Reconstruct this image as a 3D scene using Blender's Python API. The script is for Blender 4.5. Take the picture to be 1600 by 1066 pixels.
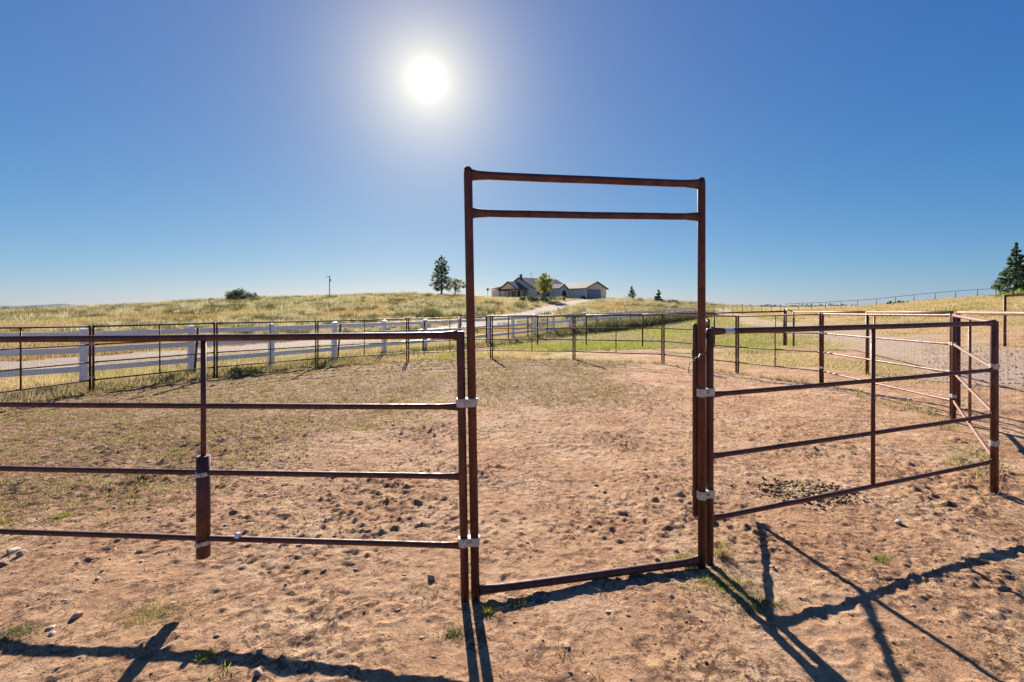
import bpy, math, random
import numpy as np
from mathutils import Vector, Matrix

random.seed(7)
rng = np.random.default_rng(7)
sc = bpy.context.scene
for o in list(bpy.data.objects):
    bpy.data.objects.remove(o)
COL = sc.collection

# ------------------------------------------------------------------ camera
H = 1.65                 # eye height in metres
FPX = 711.0              # 16 mm on a 36 mm sensor, expressed for a 1600 px wide picture
HZ = 482.0               # row of the eye level horizon in the 1600 x 1066 photograph
cam_d = bpy.data.cameras.new("camera")
cam_d.sensor_width = 36.0
cam_d.lens = 16.0
cam_d.shift_y = -(533.0 - HZ) / 1600.0
cam_d.clip_start = 0.05
cam_d.clip_end = 20000
cam = bpy.data.objects.new("camera", cam_d)
COL.objects.link(cam)
cam.location = (0, 0, H)
cam.rotation_euler = (math.radians(90), 0, 0)
sc.camera = cam

# ------------------------------------------------------------------ light
SUN_AZ = math.radians(-10.6)     # left of straight ahead
SUN_EL = math.radians(26.3)
SUN = Vector((math.sin(SUN_AZ) * math.cos(SUN_EL), math.cos(SUN_AZ) * math.cos(SUN_EL), math.sin(SUN_EL)))
w = bpy.data.worlds.new("World")
sc.world = w
w.use_nodes = True
nt = w.node_tree
nt.nodes.clear()
wo = nt.nodes.new("ShaderNodeOutputWorld")
bg = nt.nodes.new("ShaderNodeBackground")
sky = nt.nodes.new("ShaderNodeTexSky")
sky.sky_type = 'NISHITA'
sky.sun_disc = False
sky.sun_elevation = SUN_EL
sky.sun_rotation = SUN_AZ
sky.altitude = 1400
sky.air_density = 1.0
sky.dust_density = 0.35
sky.ozone_density = 2.2
# tone of the air over the high plain: per channel response of the clear sky
EXPOSURE = 1.3
_k = 0.1 * 2 ** EXPOSURE
sx = nt.nodes.new("ShaderNodeSeparateColor"); nt.links.new(sky.outputs[0], sx.inputs[0])
cx = nt.nodes.new("ShaderNodeCombineColor")
for ch, (g_, a_) in enumerate(((1.22, .53), (.82, .60), (.47, .74))):
    m1 = nt.nodes.new("ShaderNodeMath"); m1.operation = 'MULTIPLY'; m1.inputs[1].default_value = .1
    m2 = nt.nodes.new("ShaderNodeMath"); m2.operation = 'POWER'; m2.inputs[1].default_value = g_
    m3 = nt.nodes.new("ShaderNodeMath"); m3.operation = 'MULTIPLY'; m3.inputs[1].default_value = a_ / _k
    nt.links.new(sx.outputs[ch], m1.inputs[0]); nt.links.new(m1.outputs[0], m2.inputs[0]); nt.links.new(m2.outputs[0], m3.inputs[0]); nt.links.new(m3.outputs[0], cx.inputs[ch])
# the bright aureole round the sun (scattered sunlight in the air), by direction
tc = nt.nodes.new("ShaderNodeTexCoord")
nrm = nt.nodes.new("ShaderNodeVectorMath"); nrm.operation = 'NORMALIZE'
nt.links.new(tc.outputs['Generated'], nrm.inputs[0])
dot = nt.nodes.new("ShaderNodeVectorMath"); dot.operation = 'DOT_PRODUCT'
nt.links.new(nrm.outputs[0], dot.inputs[0])
dot.inputs[1].default_value = SUN
mx = nt.nodes.new("ShaderNodeMath"); mx.operation = 'MAXIMUM'; mx.inputs[1].default_value = 0.0
nt.links.new(dot.outputs['Value'], mx.inputs[0])
acc = cx.outputs[0]
for (n, amp, colr) in ((2600, .5 / _k, (1, .95, .75)), (800, .14 / _k, (1, .93, .60)), (300, .30 / _k, (1, .90, .46)), (80, .34 / _k, (1, .76, .34)), (20, .055 / _k, (1, .70, .1)), (5, .085 / _k, (1, .42, .0))):
    pw = nt.nodes.new("ShaderNodeMath"); pw.operation = 'POWER'; pw.inputs[1].default_value = n
    nt.links.new(mx.outputs[0], pw.inputs[0])
    sc_ = nt.nodes.new("ShaderNodeVectorMath"); sc_.operation = 'SCALE'
    sc_.inputs[0].default_value = [c * amp for c in colr]
    nt.links.new(pw.outputs[0], sc_.inputs['Scale'])
    ad = nt.nodes.new("ShaderNodeVectorMath"); ad.operation = 'ADD'
    nt.links.new(acc, ad.inputs[0]); nt.links.new(sc_.outputs[0], ad.inputs[1])
    acc = ad.outputs[0]
nt.links.new(acc, bg.inputs['Color'])
bg.inputs['Strength'].default_value = 0.10
nt.links.new(bg.outputs[0], wo.inputs[0])

sl = bpy.data.lights.new("sun", 'SUN')
sl.energy = 5.0
sl.angle = math.radians(0.55)
sl.color = (1.0, 0.92, 0.79)
so = bpy.data.objects.new("sun", sl)
COL.objects.link(so)
so.rotation_euler = SUN.to_track_quat('Z', 'Y').to_euler()
so.location = (0, 0, 30)

sc.view_settings.view_transform = 'Standard'
sc.view_settings.look = 'None'
sc.view_settings.gamma = 1
sc.view_settings.exposure = EXPOSURE
sc.view_settings.use_curve_mapping = False
sc.render.engine = 'CYCLES'
sc.cycles.max_bounces = 6
sc.cycles.transparent_max_bounces = 8

# ------------------------------------------------------------------ helpers
def at(px, dist, z=None, py=None):
    """point at distance `dist` (metres ahead) whose bearing is that of column px"""
    x = (px - 800.0) / FPX * dist
    if z is None:
        z = H - (py - HZ) * dist / FPX
    return Vector((x, dist, z))

def _hash(ix, iy, seed):
    h = (ix * 374761393 + iy * 668265263 + seed * 1442695041) & 0x7fffffff
    h = ((h ^ (h >> 13)) * 1274126177) & 0x7fffffff
    return ((h ^ (h >> 16)) & 0xffff) / 65535.0

def vnoise(x, y, seed=0):
    ix = np.floor(x).astype(np.int64); iy = np.floor(y).astype(np.int64)
    fx = x - ix; fy = y - iy
    ux = fx * fx * fx * (fx * (fx * 6 - 15) + 10); uy = fy * fy * fy * (fy * (fy * 6 - 15) + 10)
    a = _hash(ix, iy, seed); b = _hash(ix + 1, iy, seed)
    c = _hash(ix, iy + 1, seed); d = _hash(ix + 1, iy + 1, seed)
    return (a * (1 - ux) + b * ux) * (1 - uy) + (c * (1 - ux) + d * ux) * uy   # 0..1

def rot_noise(x, y, wl, seed):
    a = seed * 1.7
    return vnoise((x * math.cos(a) + y * math.sin(a)) / wl + seed * 13.1, (-x * math.sin(a) + y * math.cos(a)) / wl + 7.7 * seed, seed)

def fbm(x, y, wl, octs, seed=1, gain=.5):
    s = 0; amp = 1; tot = 0
    for i in range(octs):
        s = s + amp * (rot_noise(x, y, wl / 2 ** i, seed + i) - .5); tot += amp; amp *= gain
    return s / tot * 2

def smooth(e0, e1, x):
    t = np.clip((x - e0) / (e1 - e0), 0, 1)
    return t * t * (3 - 2 * t)

# ---- terrain: control points (column, distance, height) measured from the photograph
CP = [(727, 2.59, 0), (1103, 2.91, 0), (320, 2.72, 0), (0, 2.8, 0), (1553, 4.01, .03), (800, 1.5, 0), (0, 1.5, 0), (1600, 1.5, 0), (1600, 2.8, 0),
      (1490, 6.45, .05), (1284, 9.7, .03), (1152, 12.0, -.06), (1036, 14.0, -.05), (897, 15.7, -.12), (768, 16.4, -.15), (637, 16.2, -.22),
      (495, 14.8, -.27), (337, 12.6, -.26), (143, 10.3, -.26), (0, 8, -.2), (-200, 8, -.2),
      (800, 6, 0), (400, 6, -.05), (100, 5.5, -.05), (800, 10, -.04),
      (0, 15, -.28), (300, 20, -.28), (500, 25, -.25), (700, 32, -.2), (200, 30, -.12), (0, 30, -.15), (0, 60, .25), (0, 90, .95), (-250, 90, .6), (-250, 40, 0),
      (200, 60, .7), (200, 90, 1.95), (375, 60, 1.2), (375, 90, 3.2), (515, 40, .25), (515, 60, 1.5), (515, 100, 4.0), (640, 60, 1.4), (640, 110, 4.75),
      (700, 110, 4.6), (760, 50, .3), (830, 70, .9), (870, 88, 2.1), (905, 105, 3.25), (940, 116, 4.1), (800, 116, 4.25), (870, 116, 4.2), (880, 135, 4.3), (760, 130, 4.4), (900, 50, .3),
      (1000, 20, -.1), (900, 26, -.12), (1011, 45, .05), (1098, 63, .5), (1000, 75, 1.7), (1000, 110, 3.6), (1080, 90, 1.95), (1160, 90, 1.5), (1160, 45, .25),
      (1225, 19, .07), (1355, 10.9, .06), (1300, 40, .7), (1570, 13.3, .54), (1600, 8.4, .22), (1460, 25, .62), (1550, 71, 3.5), (1428, 71, 2.55), (1369, 75, 2.0), (1250, 90, 1.7),
      (1700, 60, 3.6), (1700, 13, .7), (1800, 5, .05), (1600, 35, 1.35), (1585, 62, 3.25)]
# beyond the ridges the land falls away to a wide plain at eye level minus the camera height
for c, zz in ((-250, 0.4), (0, .4), (200, .5), (375, .8), (515, 1.2), (700, 1.8), (900, 2.0), (1080, 1.4), (1250, 1.0), (1400, 1.0), (1600, 1.6), (1750, 1.6)):
    CP.append((c, 230, zz))
    CP.append((c, 600, .2))
_cx = np.array([(c[0] - 800) / FPX * c[1] for c in CP]); _cy = np.array([c[1] for c in CP], float); _cz = np.array([c[2] for c in CP], float)
def _warp(x, y):
    th = np.clip(np.arctan2(x, y), -1.05, 1.05)
    r = np.clip(np.hypot(x, y), 1.6, 700)
    return th * 2.6, np.log(r)
def _U(d2):
    return d2 * np.log(d2 + 1e-12) * .5
_a, _b = _warp(_cx, _cy)
_n = len(_a)
_K = _U((_a[:, None] - _a[None]) ** 2 + (_b[:, None] - _b[None]) ** 2) + np.eye(_n) * .004
_P = np.stack([np.ones(_n), _a, _b], 1)
_A = np.zeros((_n + 3, _n + 3)); _A[:_n, :_n] = _K; _A[:_n, _n:] = _P; _A[_n:, :_n] = _P.T
_w = np.linalg.solve(_A, np.concatenate([_cz, np.zeros(3)]))
def terr(x, y):
    """large shape of the land"""
    x = np.atleast_1d(np.asarray(x, float)); y = np.atleast_1d(np.asarray(y, float))
    a, b = _warp(x, y)
    z = _w[_n] + _w[_n + 1] * a + _w[_n + 2] * b
    for i in range(_n):
        z = z + _w[i] * _U((a - _a[i]) ** 2 + (b - _b[i]) ** 2)
    r = np.hypot(x, y)
    z = z * smooth(1.2, 2.6, r)
    z = np.where(r > 650, .2 * (1 - smooth(650, 2000, r)) , z)
    back = smooth(1.0, -3.0, y) if False else 1 - smooth(-3.0, 1.0, y)
    z = z * (1 - back)
    z = z + fbm(x, y, 9, 2, 41) * .10 * smooth(22, 60, r) * (1 - smooth(300, 700, r))
    return z
def tz(x, y):
    return float(terr(x, y)[0])

# ------------------------------------------------------------------ zones on the land
DRIVE = [(-34, 6.5), (-24, 10.2), (-16.5, 14.8), (-13.9, 19.0), (-9.6, 26), (-5.4, 36), (-1.5, 50), (3.5, 70), (9.5, 90), (16.5, 106), (22.5, 116)]
ROAD2 = [(9.6, 4.6), (11.0, 9.8), (13.2, 14.6), (15.5, 20), (18.5, 28), (23, 42), (31, 62), (40, 88)]
def dist_path(x, y, P):
    d = np.full(x.shape, 1e9)
    for (x0, y0), (x1, y1) in zip(P[:-1], P[1:]):
        L2 = (x1 - x0) ** 2 + (y1 - y0) ** 2
        t = np.clip(((x - x0) * (x1 - x0) + (y - y0) * (y1 - y0)) / L2, 0, 1)
        d = np.minimum(d, np.hypot(x - x0 - t * (x1 - x0), y - y0 - t * (y1 - y0)))
    return d
PEN = [(-3.4, 2.85), (-.22, 2.59), (1.26, 2.93), (4.25, 4.0), (6.24, 6.45), (6.6, 9.7), (5.94, 12.0), (4.64, 14.0), (2.14, 15.7), (-.74, 16.4), (-3.71, 16.2), (-6.35, 14.8), (-8.2, 12.6), (-9.5, 10.3), (-9.7, 7.4), (-8.6, 4.8), (-6.3, 3.2)]
def in_poly(x, y, P):
    c = np.zeros(x.shape, bool)
    n = len(P); j = n - 1
    for i in range(n):
        xi, yi = P[i]; xj, yj = P[j]
        if yi != yj:
            hit = ((yi > y) != (yj > y)) & (x < (xj - xi) * (y - yi) / (yj - yi) + xi)
            c ^= hit
        j = i
    return c
WF0 = Vector((-10.55, 11.2, 0)); WFD = Vector((1.326, 1.866, 0))       # white fence: first post, step between posts
_wfn = Vector((WFD.y, -WFD.x, 0)).normalized()
def side_white(x, y):          # >0 on the camera side of the white fence
    return (x - WF0.x) * _wfn.x + (y - WF0.y) * _wfn.y
def zones(x, y):
    r = np.hypot(x, y)
    sw = side_white(x, y)
    drive = 1 - smooth(1.9, 2.5, dist_path(x, y, DRIVE) + fbm(x, y, 1.2, 2, 3) * .35)
    road2 = (1 - smooth(.9, 2.2, dist_path(x, y, ROAD2) + fbm(x, y, 1.5, 3, 5) * 1.0)) * (.62 + .38 * smooth(-.3, .3, fbm(x, y, .9, 3, 6)))
    pd = dist_path(x, y, PEN + [PEN[0]]); inside = in_poly(x, y, PEN)
    sd = np.where(inside, pd, -pd)                         # >0 inside the pen
    n1 = fbm(x, y, 2.2, 3, 9); n2 = fbm(x, y, .6, 3, 19)
    # dry grass: beyond the white fence, and the strip between pen and white fence
    dry = smooth(.3, -.3, sw + n1 * .4)
    strip = smooth(.1, .9, -sd + n1 * .5) * smooth(-.5, .2, sw) * smooth(6, 9, y) * smooth(4.5, 2.5, x)
    dry = np.maximum(dry, strip * (1 - smooth(19, 21, y)))
    # green field behind the pen
    field = smooth(19.0, 19.9, y + n1 * .35) * smooth(-.2, .5, sw) * smooth(-2.5, 1.5, x)
    # right hand side slope: patchy dry and green grass, and the verge round the pen
    right = smooth(.2, 1.2, -sd + n1 * .6 - .4) * smooth(4.5, 6.5, x) * smooth(4.0, 5.0, y) * (.20 + .60 * smooth(-.2, .35, n1 + n2 * .6))
    field = field * (1 - .8 * smooth(.45, .68, x / np.maximum(y, .1)))
    green = np.maximum(field, right * smooth(.1, .6, n1 + .1) * .8)
    dry = np.maximum(dry, right * .75)
    farr = smooth(40, 80, r)
    dry = np.maximum(dry, farr * (.55 + .3 * smooth(.1, .9, x / (r + 1))))
    green = green * (1 - .55 * farr)
    grav = np.maximum(drive, road2 * .9)
    green = green * (1 - grav * .93); dry = dry * (1 - grav * .95)
    # thin litter of weeds in the left and far part of the pen
    weed = inside * smooth(.05, .50, .62 * smooth(-1.0, -7, x + (y - 6) * .1) + .55 * smooth(4.2, 10.5, y) * smooth(4.5, 0, x) + .35 * smooth(12.5, 15, y) + n1 * .22) 
    return green, dry, grav, weed, sd, sw

# ------------------------------------------------------------------ materials
def mat(name):
    m = bpy.data.materials.new(name); m.use_nodes = True
    n = m.node_tree.nodes; b = n['Principled BSDF']
    return m, m.node_tree, b
def N(t, kind, **kw):
    n = t.nodes.new(kind)
    for k, v in kw.items():
        if k in n.inputs: n.inputs[k].default_value = v
        else: setattr(n, k, v)
    return n
def noise(t, scale, detail=4, rough=.6, vec=None, dist=0):
    n = t.nodes.new("ShaderNodeTexNoise"); n.inputs['Scale'].default_value = scale; n.inputs['Detail'].default_value = detail
    n.inputs['Roughness'].default_value = rough; n.inputs['Distortion'].default_value = dist
    if vec is not None: t.links.new(vec, n.inputs['Vector'])
    return n.outputs['Fac']
def ramp(t, fac, stops):
    r = t.nodes.new("ShaderNodeValToRGB"); e = r.color_ramp.elements
    while len(e) < len(stops): e.new(.5)
    for el, (p, c) in zip(e, stops):
        el.position = p; el.color = (*c, 1) if len(c) == 3 else c
    t.links.new(fac, r.inputs[0]); return r.outputs[0]
def mixc(t, fac, a, b, mode='MIX'):
    m = t.nodes.new("ShaderNodeMix"); m.data_type = 'RGBA'; m.blend_type = mode
    for s, v in ((m.inputs[0], fac), (m.inputs[6], a), (m.inputs[7], b)):
        if isinstance(v, bpy.types.NodeSocket): t.links.new(v, s)
        elif isinstance(v, (int, float)): s.default_value = v
        else: s.default_value = (*v, 1)
    return m.outputs[2]
def math_(t, op, a, b=0.0, c=None):
    m = t.nodes.new("ShaderNodeMath"); m.operation = op
    for s, v in zip(m.inputs, (a, b, c)):
        if v is None: continue
        if isinstance(v, bpy.types.NodeSocket): t.links.new(v, s)
        else: s.default_value = v
    return m.outputs[0]
def bump(t, b, h, strength, dist, prev=None):
    n = t.nodes.new("ShaderNodeBump"); n.inputs['Strength'].default_value = strength; n.inputs['Distance'].default_value = dist
    t.links.new(h, n.inputs['Height'])
    if prev is not None: t.links.new(prev, n.inputs['Normal'])
    if b is not None: t.links.new(n.outputs[0], b.inputs['Normal'])
    return n.outputs[0]
def objvec(t, which='Object'):
    return t.nodes.new("ShaderNodeTexCoord").outputs[which]

def m_ground():
    m, t, b = mat("ground_earth_and_grass")
    P = t.nodes.new("ShaderNodeNewGeometry").outputs['Position']
    at_ = t.nodes.new("ShaderNodeAttribute"); at_.attribute_name = 'zone'
    sep = t.nodes.new("ShaderNodeSeparateColor"); t.links.new(at_.outputs['Color'], sep.inputs[0])
    green, dry, grav = sep.outputs[0], sep.outputs[1], sep.outputs[2]
    weed = at_.outputs['Alpha']
    # dirt
    a = noise(t, 1.1, 5, .6, P, .3); f = noise(t, 9, 6, .7, P, .5); g = noise(t, 70, 4, .7, P)
    dirt = ramp(t, a, [(.28, (.50, .255, .135)), (.5, (.65, .385, .22)), (.72, (.76, .52, .34))])
    dirt = mixc(t, math_(t, 'MULTIPLY', ramp(t, f, [(.42, (0, 0, 0)), (.62, (1, 1, 1))]), .5), dirt, (.32, .155, .09))
    dirt = mixc(t, math_(t, 'MULTIPLY', ramp(t, g, [(.5, (0, 0, 0)), (.66, (1, 1, 1))]), .5), dirt, (.60, .43, .30))
    deb = noise(t, 13, 6, .74, P, 1.0)
    debm = ramp(t, math_(t, 'ADD', deb, math_(t, 'MULTIPLY', weed, .05)), [(.505, (0, 0, 0)), (.56, (1, 1, 1))])
    big = math_(t, 'MAXIMUM', ramp(t, noise(t, 1.5, 5, .7, P), [(.42, (.10, .10, .10)), (.56, (1, 1, 1))]), weed)
    dirt = mixc(t, math_(t, 'MULTIPLY', math_(t, 'MULTIPLY', debm, big), .86), dirt, (.165, .080, .045))
    deb2 = ramp(t, noise(t, 34, 4, .7, P, .6), [(.56, (0, 0, 0)), (.60, (1, 1, 1))])
    dirt = mixc(t, math_(t, 'MULTIPLY', math_(t, 'MULTIPLY', deb2, math_(t, 'ADD', big, .25)), .70), dirt, (.12, .065, .042))
    # weedy litter in the pen
    wn = ramp(t, noise(t, 9, 6, .8, P, .8), [(.43, (0, 0, 0)), (.55, (1, 1, 1))])
    wcol = mixc(t, ramp(t, noise(t, 3.1, 3, .6, P), [(.42, (0, 0, 0)), (.6, (1, 1, 1))]), (.25, .145, .08), (.24, .18, .075))
    c = mixc(t, math_(t, 'MULTIPLY', math_(t, 'MULTIPLY', wn, weed), .52), dirt, wcol)
    # gravel
    v = t.nodes.new("ShaderNodeTexVoronoi"); v.inputs['Scale'].default_value = 26; t.links.new(P, v.inputs['Vector'])
    gr = ramp(t, noise(t, 14, 5, .7, P), [(.3, (.30, .225, .18)), (.5, (.46, .36, .30)), (.7, (.58, .48, .41))])
    gr = mixc(t, .35, gr, ramp(t, v.outputs['Distance'], [(.0, (.62, .52, .45)), (.6, (.26, .2, .16))]))
    c = mixc(t, grav, c, gr)
    # dry grass soil
    dg = ramp(t, noise(t, 2.2, 6, .75, P, .4), [(.3, (.20, .135, .055)), (.5, (.42, .29, .12)), (.7, (.55, .43, .22))])
    c = mixc(t, math_(t, 'MULTIPLY', dry, .92), c, dg)
    gg = ramp(t, noise(t, 3.1, 6, .75, P, .4), [(.3, (.15, .16, .03)), (.5, (.27, .26, .05)), (.72, (.38, .33, .10))])
    gmask = math_(t, 'MULTIPLY', green, ramp(t, noise(t, 5.5, 6, .8, P), [(.3, (.35, .35, .35)), (.5, (1, 1, 1))]))
    c = mixc(t, gmask, c, gg)
    t.links.new(c, b.inputs['Base Color'])
    b.inputs['Roughness'].default_value = .93
    b.inputs['Specular IOR Level'].default_value = .12
    n0 = bump(t, None, deb, .9, .030)
    h1 = noise(t, 38, 8, .72, P, .3)
    h2 = noise(t, 170, 4, .7, P)
    n1 = bump(t, None, h1, .9, .026, n0)
    n1 = bump(t, None, noise(t, 7, 7, .72, P, .6), .8, .06, n1)
    bump(t, b, h2, .7, .004, n1)
    return m

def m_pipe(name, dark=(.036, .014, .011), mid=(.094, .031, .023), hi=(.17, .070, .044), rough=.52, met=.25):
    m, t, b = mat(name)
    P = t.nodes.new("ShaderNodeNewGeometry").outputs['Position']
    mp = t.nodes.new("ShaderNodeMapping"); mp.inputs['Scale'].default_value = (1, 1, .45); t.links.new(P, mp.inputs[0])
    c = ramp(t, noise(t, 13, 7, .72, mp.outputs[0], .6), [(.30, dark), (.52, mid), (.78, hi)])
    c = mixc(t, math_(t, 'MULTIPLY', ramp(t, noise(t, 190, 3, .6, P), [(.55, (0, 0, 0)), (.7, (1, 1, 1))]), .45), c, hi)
    # bird lime and scuffs, few and small
    sp = ramp(t, noise(t, 42, 2, .5, P, .2), [(.775, (0, 0, 0)), (.80, (1, 1, 1))])
    c = mixc(t, math_(t, 'MULTIPLY', sp, .55), c, (.5, .42, .36))
    t.links.new(c, b.inputs['Base Color'])
    r = ramp(t, noise(t, 25, 4, .6, P), [(.3, (rough - .12,) * 3), (.7, (rough + .22,) * 3)])
    t.links.new(r, b.inputs['Roughness'])
    b.inputs['Metallic'].default_value = met
    bump(t, b, noise(t, 160, 4, .65, P), .30, .002)
    return m
def m_plain(name, col, rough=.6, met=0, var=.15, scale=6, bmp=.15, bd=.01):
    m, t, b = mat(name)
    P = t.nodes.new("ShaderNodeNewGeometry").outputs['Position']
    lo = [c * (1 - var) for c in col]; hi = [min(1, c * (1 + var)) for c in col]
    n = noise(t, scale, 5, .65, P, .2)
    t.links.new(ramp(t, n, [(.3, lo), (.7, hi)]), b.inputs['Base Color'])
    b.inputs['Roughness'].default_value = rough; b.inputs['Metallic'].default_value = met
    if bmp: bump(t, b, noise(t, scale * 6, 4, .6, P), bmp, bd)
    return m
def m_leaf(name, trans=.45):
    """blades and leaves coloured piece by piece by the 'col' attribute; sun shines through them"""
    m, t, b = mat(name)
    a = t.nodes.new("ShaderNodeAttribute"); a.attribute_name = 'col'
    b.inputs['Roughness'].default_value = .6; b.inputs['Specular IOR Level'].default_value = .25
    t.links.new(a.outputs['Color'], b.inputs['Base Color'])
    tr = t.nodes.new("ShaderNodeBsdfTranslucent"); t.links.new(a.outputs['Color'], tr.inputs['Color'])
    mxs = t.nodes.new("ShaderNodeMixShader"); mxs.inputs[0].default_value = trans
    t.links.new(b.outputs[0], mxs.inputs[1]); t.links.new(tr.outputs[0], mxs.inputs[2])
    t.links.new(mxs.outputs[0], t.nodes['Material Output'].inputs['Surface'])
    return m
M = dict(
    ground=m_ground(),
    pipe=m_pipe("rusty_pipe"),
    pipe_sunlit=m_pipe("rusty_pipe_sunlit_tone", (.09, .036, .026), (.22, .095, .062), (.36, .18, .12), .5, .15),  # lighter copy of the rust: sunlight on the rails put into the colour
    galv=m_plain("galvanised_steel", (.46, .45, .44), .55, .5, .35, 55, .3, .001),
    wire=m_plain("wire", (.30, .29, .28), .5, .5, .1, 30, 0),
    white=m_plain("white_vinyl", (.86, .845, .82), .45, 0, .05, 3, .05, .003),
    leaf=m_leaf("leaf"),
    grass=m_leaf("grass_blade", .5),
    bark=m_plain("bark", (.10, .07, .05), .9, 0, .35, 9, .6, .03),
    stone=m_plain("stone", (.33, .23, .18), .85, 0, .3, 22, .5, .01),
    stone_dark=m_plain("dark_clod", (.24, .125, .075), .95, 0, .3, 30, .6, .01),
    pale_stone=m_plain("pale_stone", (.46, .37, .31), .85, 0, .15, 25, .4, .01),
    dung=m_plain("dung", (.36, .25, .12), .95, 0, .4, 60, .6, .01),
    stucco=m_plain("stucco", (.80, .70, .61), .9, 0, .06, 1.5, .2, .01),
    shingle=m_plain("roof_shingle", (.125, .120, .130), .85, 0, .2, 3, .3, .02),
    fascia=m_plain("dark_fascia", (.05, .040, .038), .6, 0, .1, 3, 0),
    door=m_plain("garage_door_blue_grey", (.20, .245, .30), .5, 0, .05, 2, 0),
    glass=m_plain("window_glass", (.07, .10, .13), .08, 0, .1, 2, 0),
    frame=m_plain("window_frame", (.6, .6, .6), .5, 0, .05, 2, 0),
    metalroof=m_plain("white_metal_roof", (.75, .75, .74), .35, .2, .05, 2, 0),
    pole=m_plain("weathered_pole", (.20, .15, .12), .9, 0, .2, 3, .3, .02),
    hill=m_plain("hazy_blue_hill", (.085, .115, .175), 1, 0, .1, .002, 0),  # blue of the distant haze put into the hill colour
    label=m_plain("sticker_white", (.72, .73, .75), .5, 0, .05, 20, 0),
    print=m_plain("sticker_print", (.22, .28, .42), .5, 0, .05, 20, 0),
)

# ------------------------------------------------------------------ mesh collecting
class MB:
    def __init__(s): s.v = []; s.f = []
    def add(s, vs, fs):
        b = len(s.v); s.v += [tuple(v) for v in vs]; s.f += [tuple(i + b for i in f) for f in fs]
    def box(s, c, size, rz=0, M_=None):
        x, y, z = [k / 2 for k in size]
        vs = [Vector((i * x, j * y, k * z)) for k in (-1, 1) for j in (-1, 1) for i in (-1, 1)]
        R = Matrix.Rotation(rz, 3, 'Z') if M_ is None else M_
        s.add([R @ v + Vector(c) for v in vs], [(0, 2, 3, 1), (4, 5, 7, 6), (0, 1, 5, 4), (2, 6, 7, 3), (0, 4, 6, 2), (1, 3, 7, 5)])
    def rings(s, pts, rads, n=10, up=(0, 0, 1), cap=True):
        """tube through pts; rads = list of (side radius, up radius)"""
        pts = [Vector(p) for p in pts]; b = len(s.v)
        for i, p in enumerate(pts):
            d = (pts[min(i + 1, len(pts) - 1)] - pts[max(i - 1, 0)]).normalized()
            u0 = Vector(up)
            if abs(d.dot(u0)) > .95: u0 = Vector((0, 1, 0))
            sd = d.cross(u0).normalized(); u = sd.cross(d).normalized()
            r = rads[i]; r = (r, r) if not isinstance(r, tuple) else r
            for k in range(n):
                a = 2 * math.pi * k / n
                s.v.append(tuple(p + sd * math.cos(a) * r[0] + u * math.sin(a) * r[1]))
        for i in range(len(pts) - 1):
            for k in range(n):
                s.f.append((b + i * n + k, b + i * n + (k + 1) % n, b + (i + 1) * n + (k + 1) % n, b + (i + 1) * n + k))
        if cap:
            s.f.append(tuple(b + k for k in range(n))[::-1]); e = b + (len(pts) - 1) * n
            s.f.append(tuple(e + k for k in range(n)))
    def tube(s, a, b, r, n=10, cap=True): s.rings([a, b], [r, r], n, cap=cap)
    def build(s, name, m, parent=None, smooth_=False):
        me = bpy.data.meshes.new(name); me.from_pydata(s.v, [], s.f); me.update()
        if smooth_:
            for p in me.polygons: p.use_smooth = len(p.vertices) == 4
        me.materials.append(m)
        return link(name, me, parent)
def link(name, me, parent=None):
    o = bpy.data.objects.new(name, me); COL.objects.link(o)
    if parent is not None:
        o.parent = parent
        if o.data is not None and parent.parent is None:
            pass
    return o
def tag(o, label=None, cat=None, group=None, kind=None):
    if label: o['label'] = label
    if cat: o['category'] = cat
    if group: o['group'] = group
    if kind: o['kind'] = kind
    return o
def empty(name, loc, label, cat, group=None, rz=0):
    o = bpy.data.objects.new(name, None); COL.objects.link(o)
    o.location = loc; o.rotation_euler = (0, 0, rz); o.empty_display_size = .2
    return tag(o, label, cat, group)
def np_mesh(name, V, F, m, cols=None, sm=False):
    """fast mesh: V (n,3), F (k,3 or 4)"""
    me = bpy.data.meshes.new(name)
    V = np.ascontiguousarray(V, np.float32); F = np.ascontiguousarray(F, np.int32)
    k = F.shape[1]
    me.vertices.add(len(V)); me.vertices.foreach_set('co', V.ravel())
    me.loops.add(F.size); me.loops.foreach_set('vertex_index', F.ravel())
    me.polygons.add(len(F)); me.polygons.foreach_set('loop_start', np.arange(0, F.size, k, dtype=np.int32))
    try: me.polygons.foreach_set('loop_total', np.full(len(F), k, np.int32))
    except Exception: pass
    me.update(calc_edges=True); me.validate()
    if sm: me.polygons.foreach_set('use_smooth', np.ones(len(F), bool))
    if cols is not None:
        a = me.color_attributes.new(cols[0], 'FLOAT_COLOR', 'POINT'); a.data.foreach_set('color', np.ascontiguousarray(cols[1], np.float32).ravel())
    me.materials.append(m)
    return me

# ------------------------------------------------------------------ ground sheet
def axis_pos(start, fine, lim_fine, rate1, lim1, rate2, end):
    out = [start]; v = start
    while v < end:
        if v < lim_fine: st = fine
        elif v < lim1: st = max(fine, fine + (v - lim_fine) * rate1)
        else: st = max(fine, fine + (lim1 - lim_fine) * rate1) + (v - lim1) * rate2
        v += st; out.append(v)
    return out
ys = axis_pos(1.5, .011, 3.0, .0085, 22, .045, 9000)
yb = [1.5 - d for d in (.1, .3, .6, 1, 1.6, 2.4, 3.5, 5, 8, 14, 30, 80, 250, 900, 4000)][::-1]
ys = np.array(yb + ys)
xr = axis_pos(0, .0165, 3.7, .016, 24, .07, 9000)
xl = axis_pos(0, .0165, 2.9, .016, 24, .07, 9000)
xs = np.array([-v for v in xl[::-1]][:-1] + xr)
X, Y = np.meshgrid(xs, ys)
print("ground grid", X.shape)
green, dry, grav, weed, sd, sw = zones(X, Y)
Z = terr(X.ravel(), Y.ravel()).reshape(X.shape)
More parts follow.
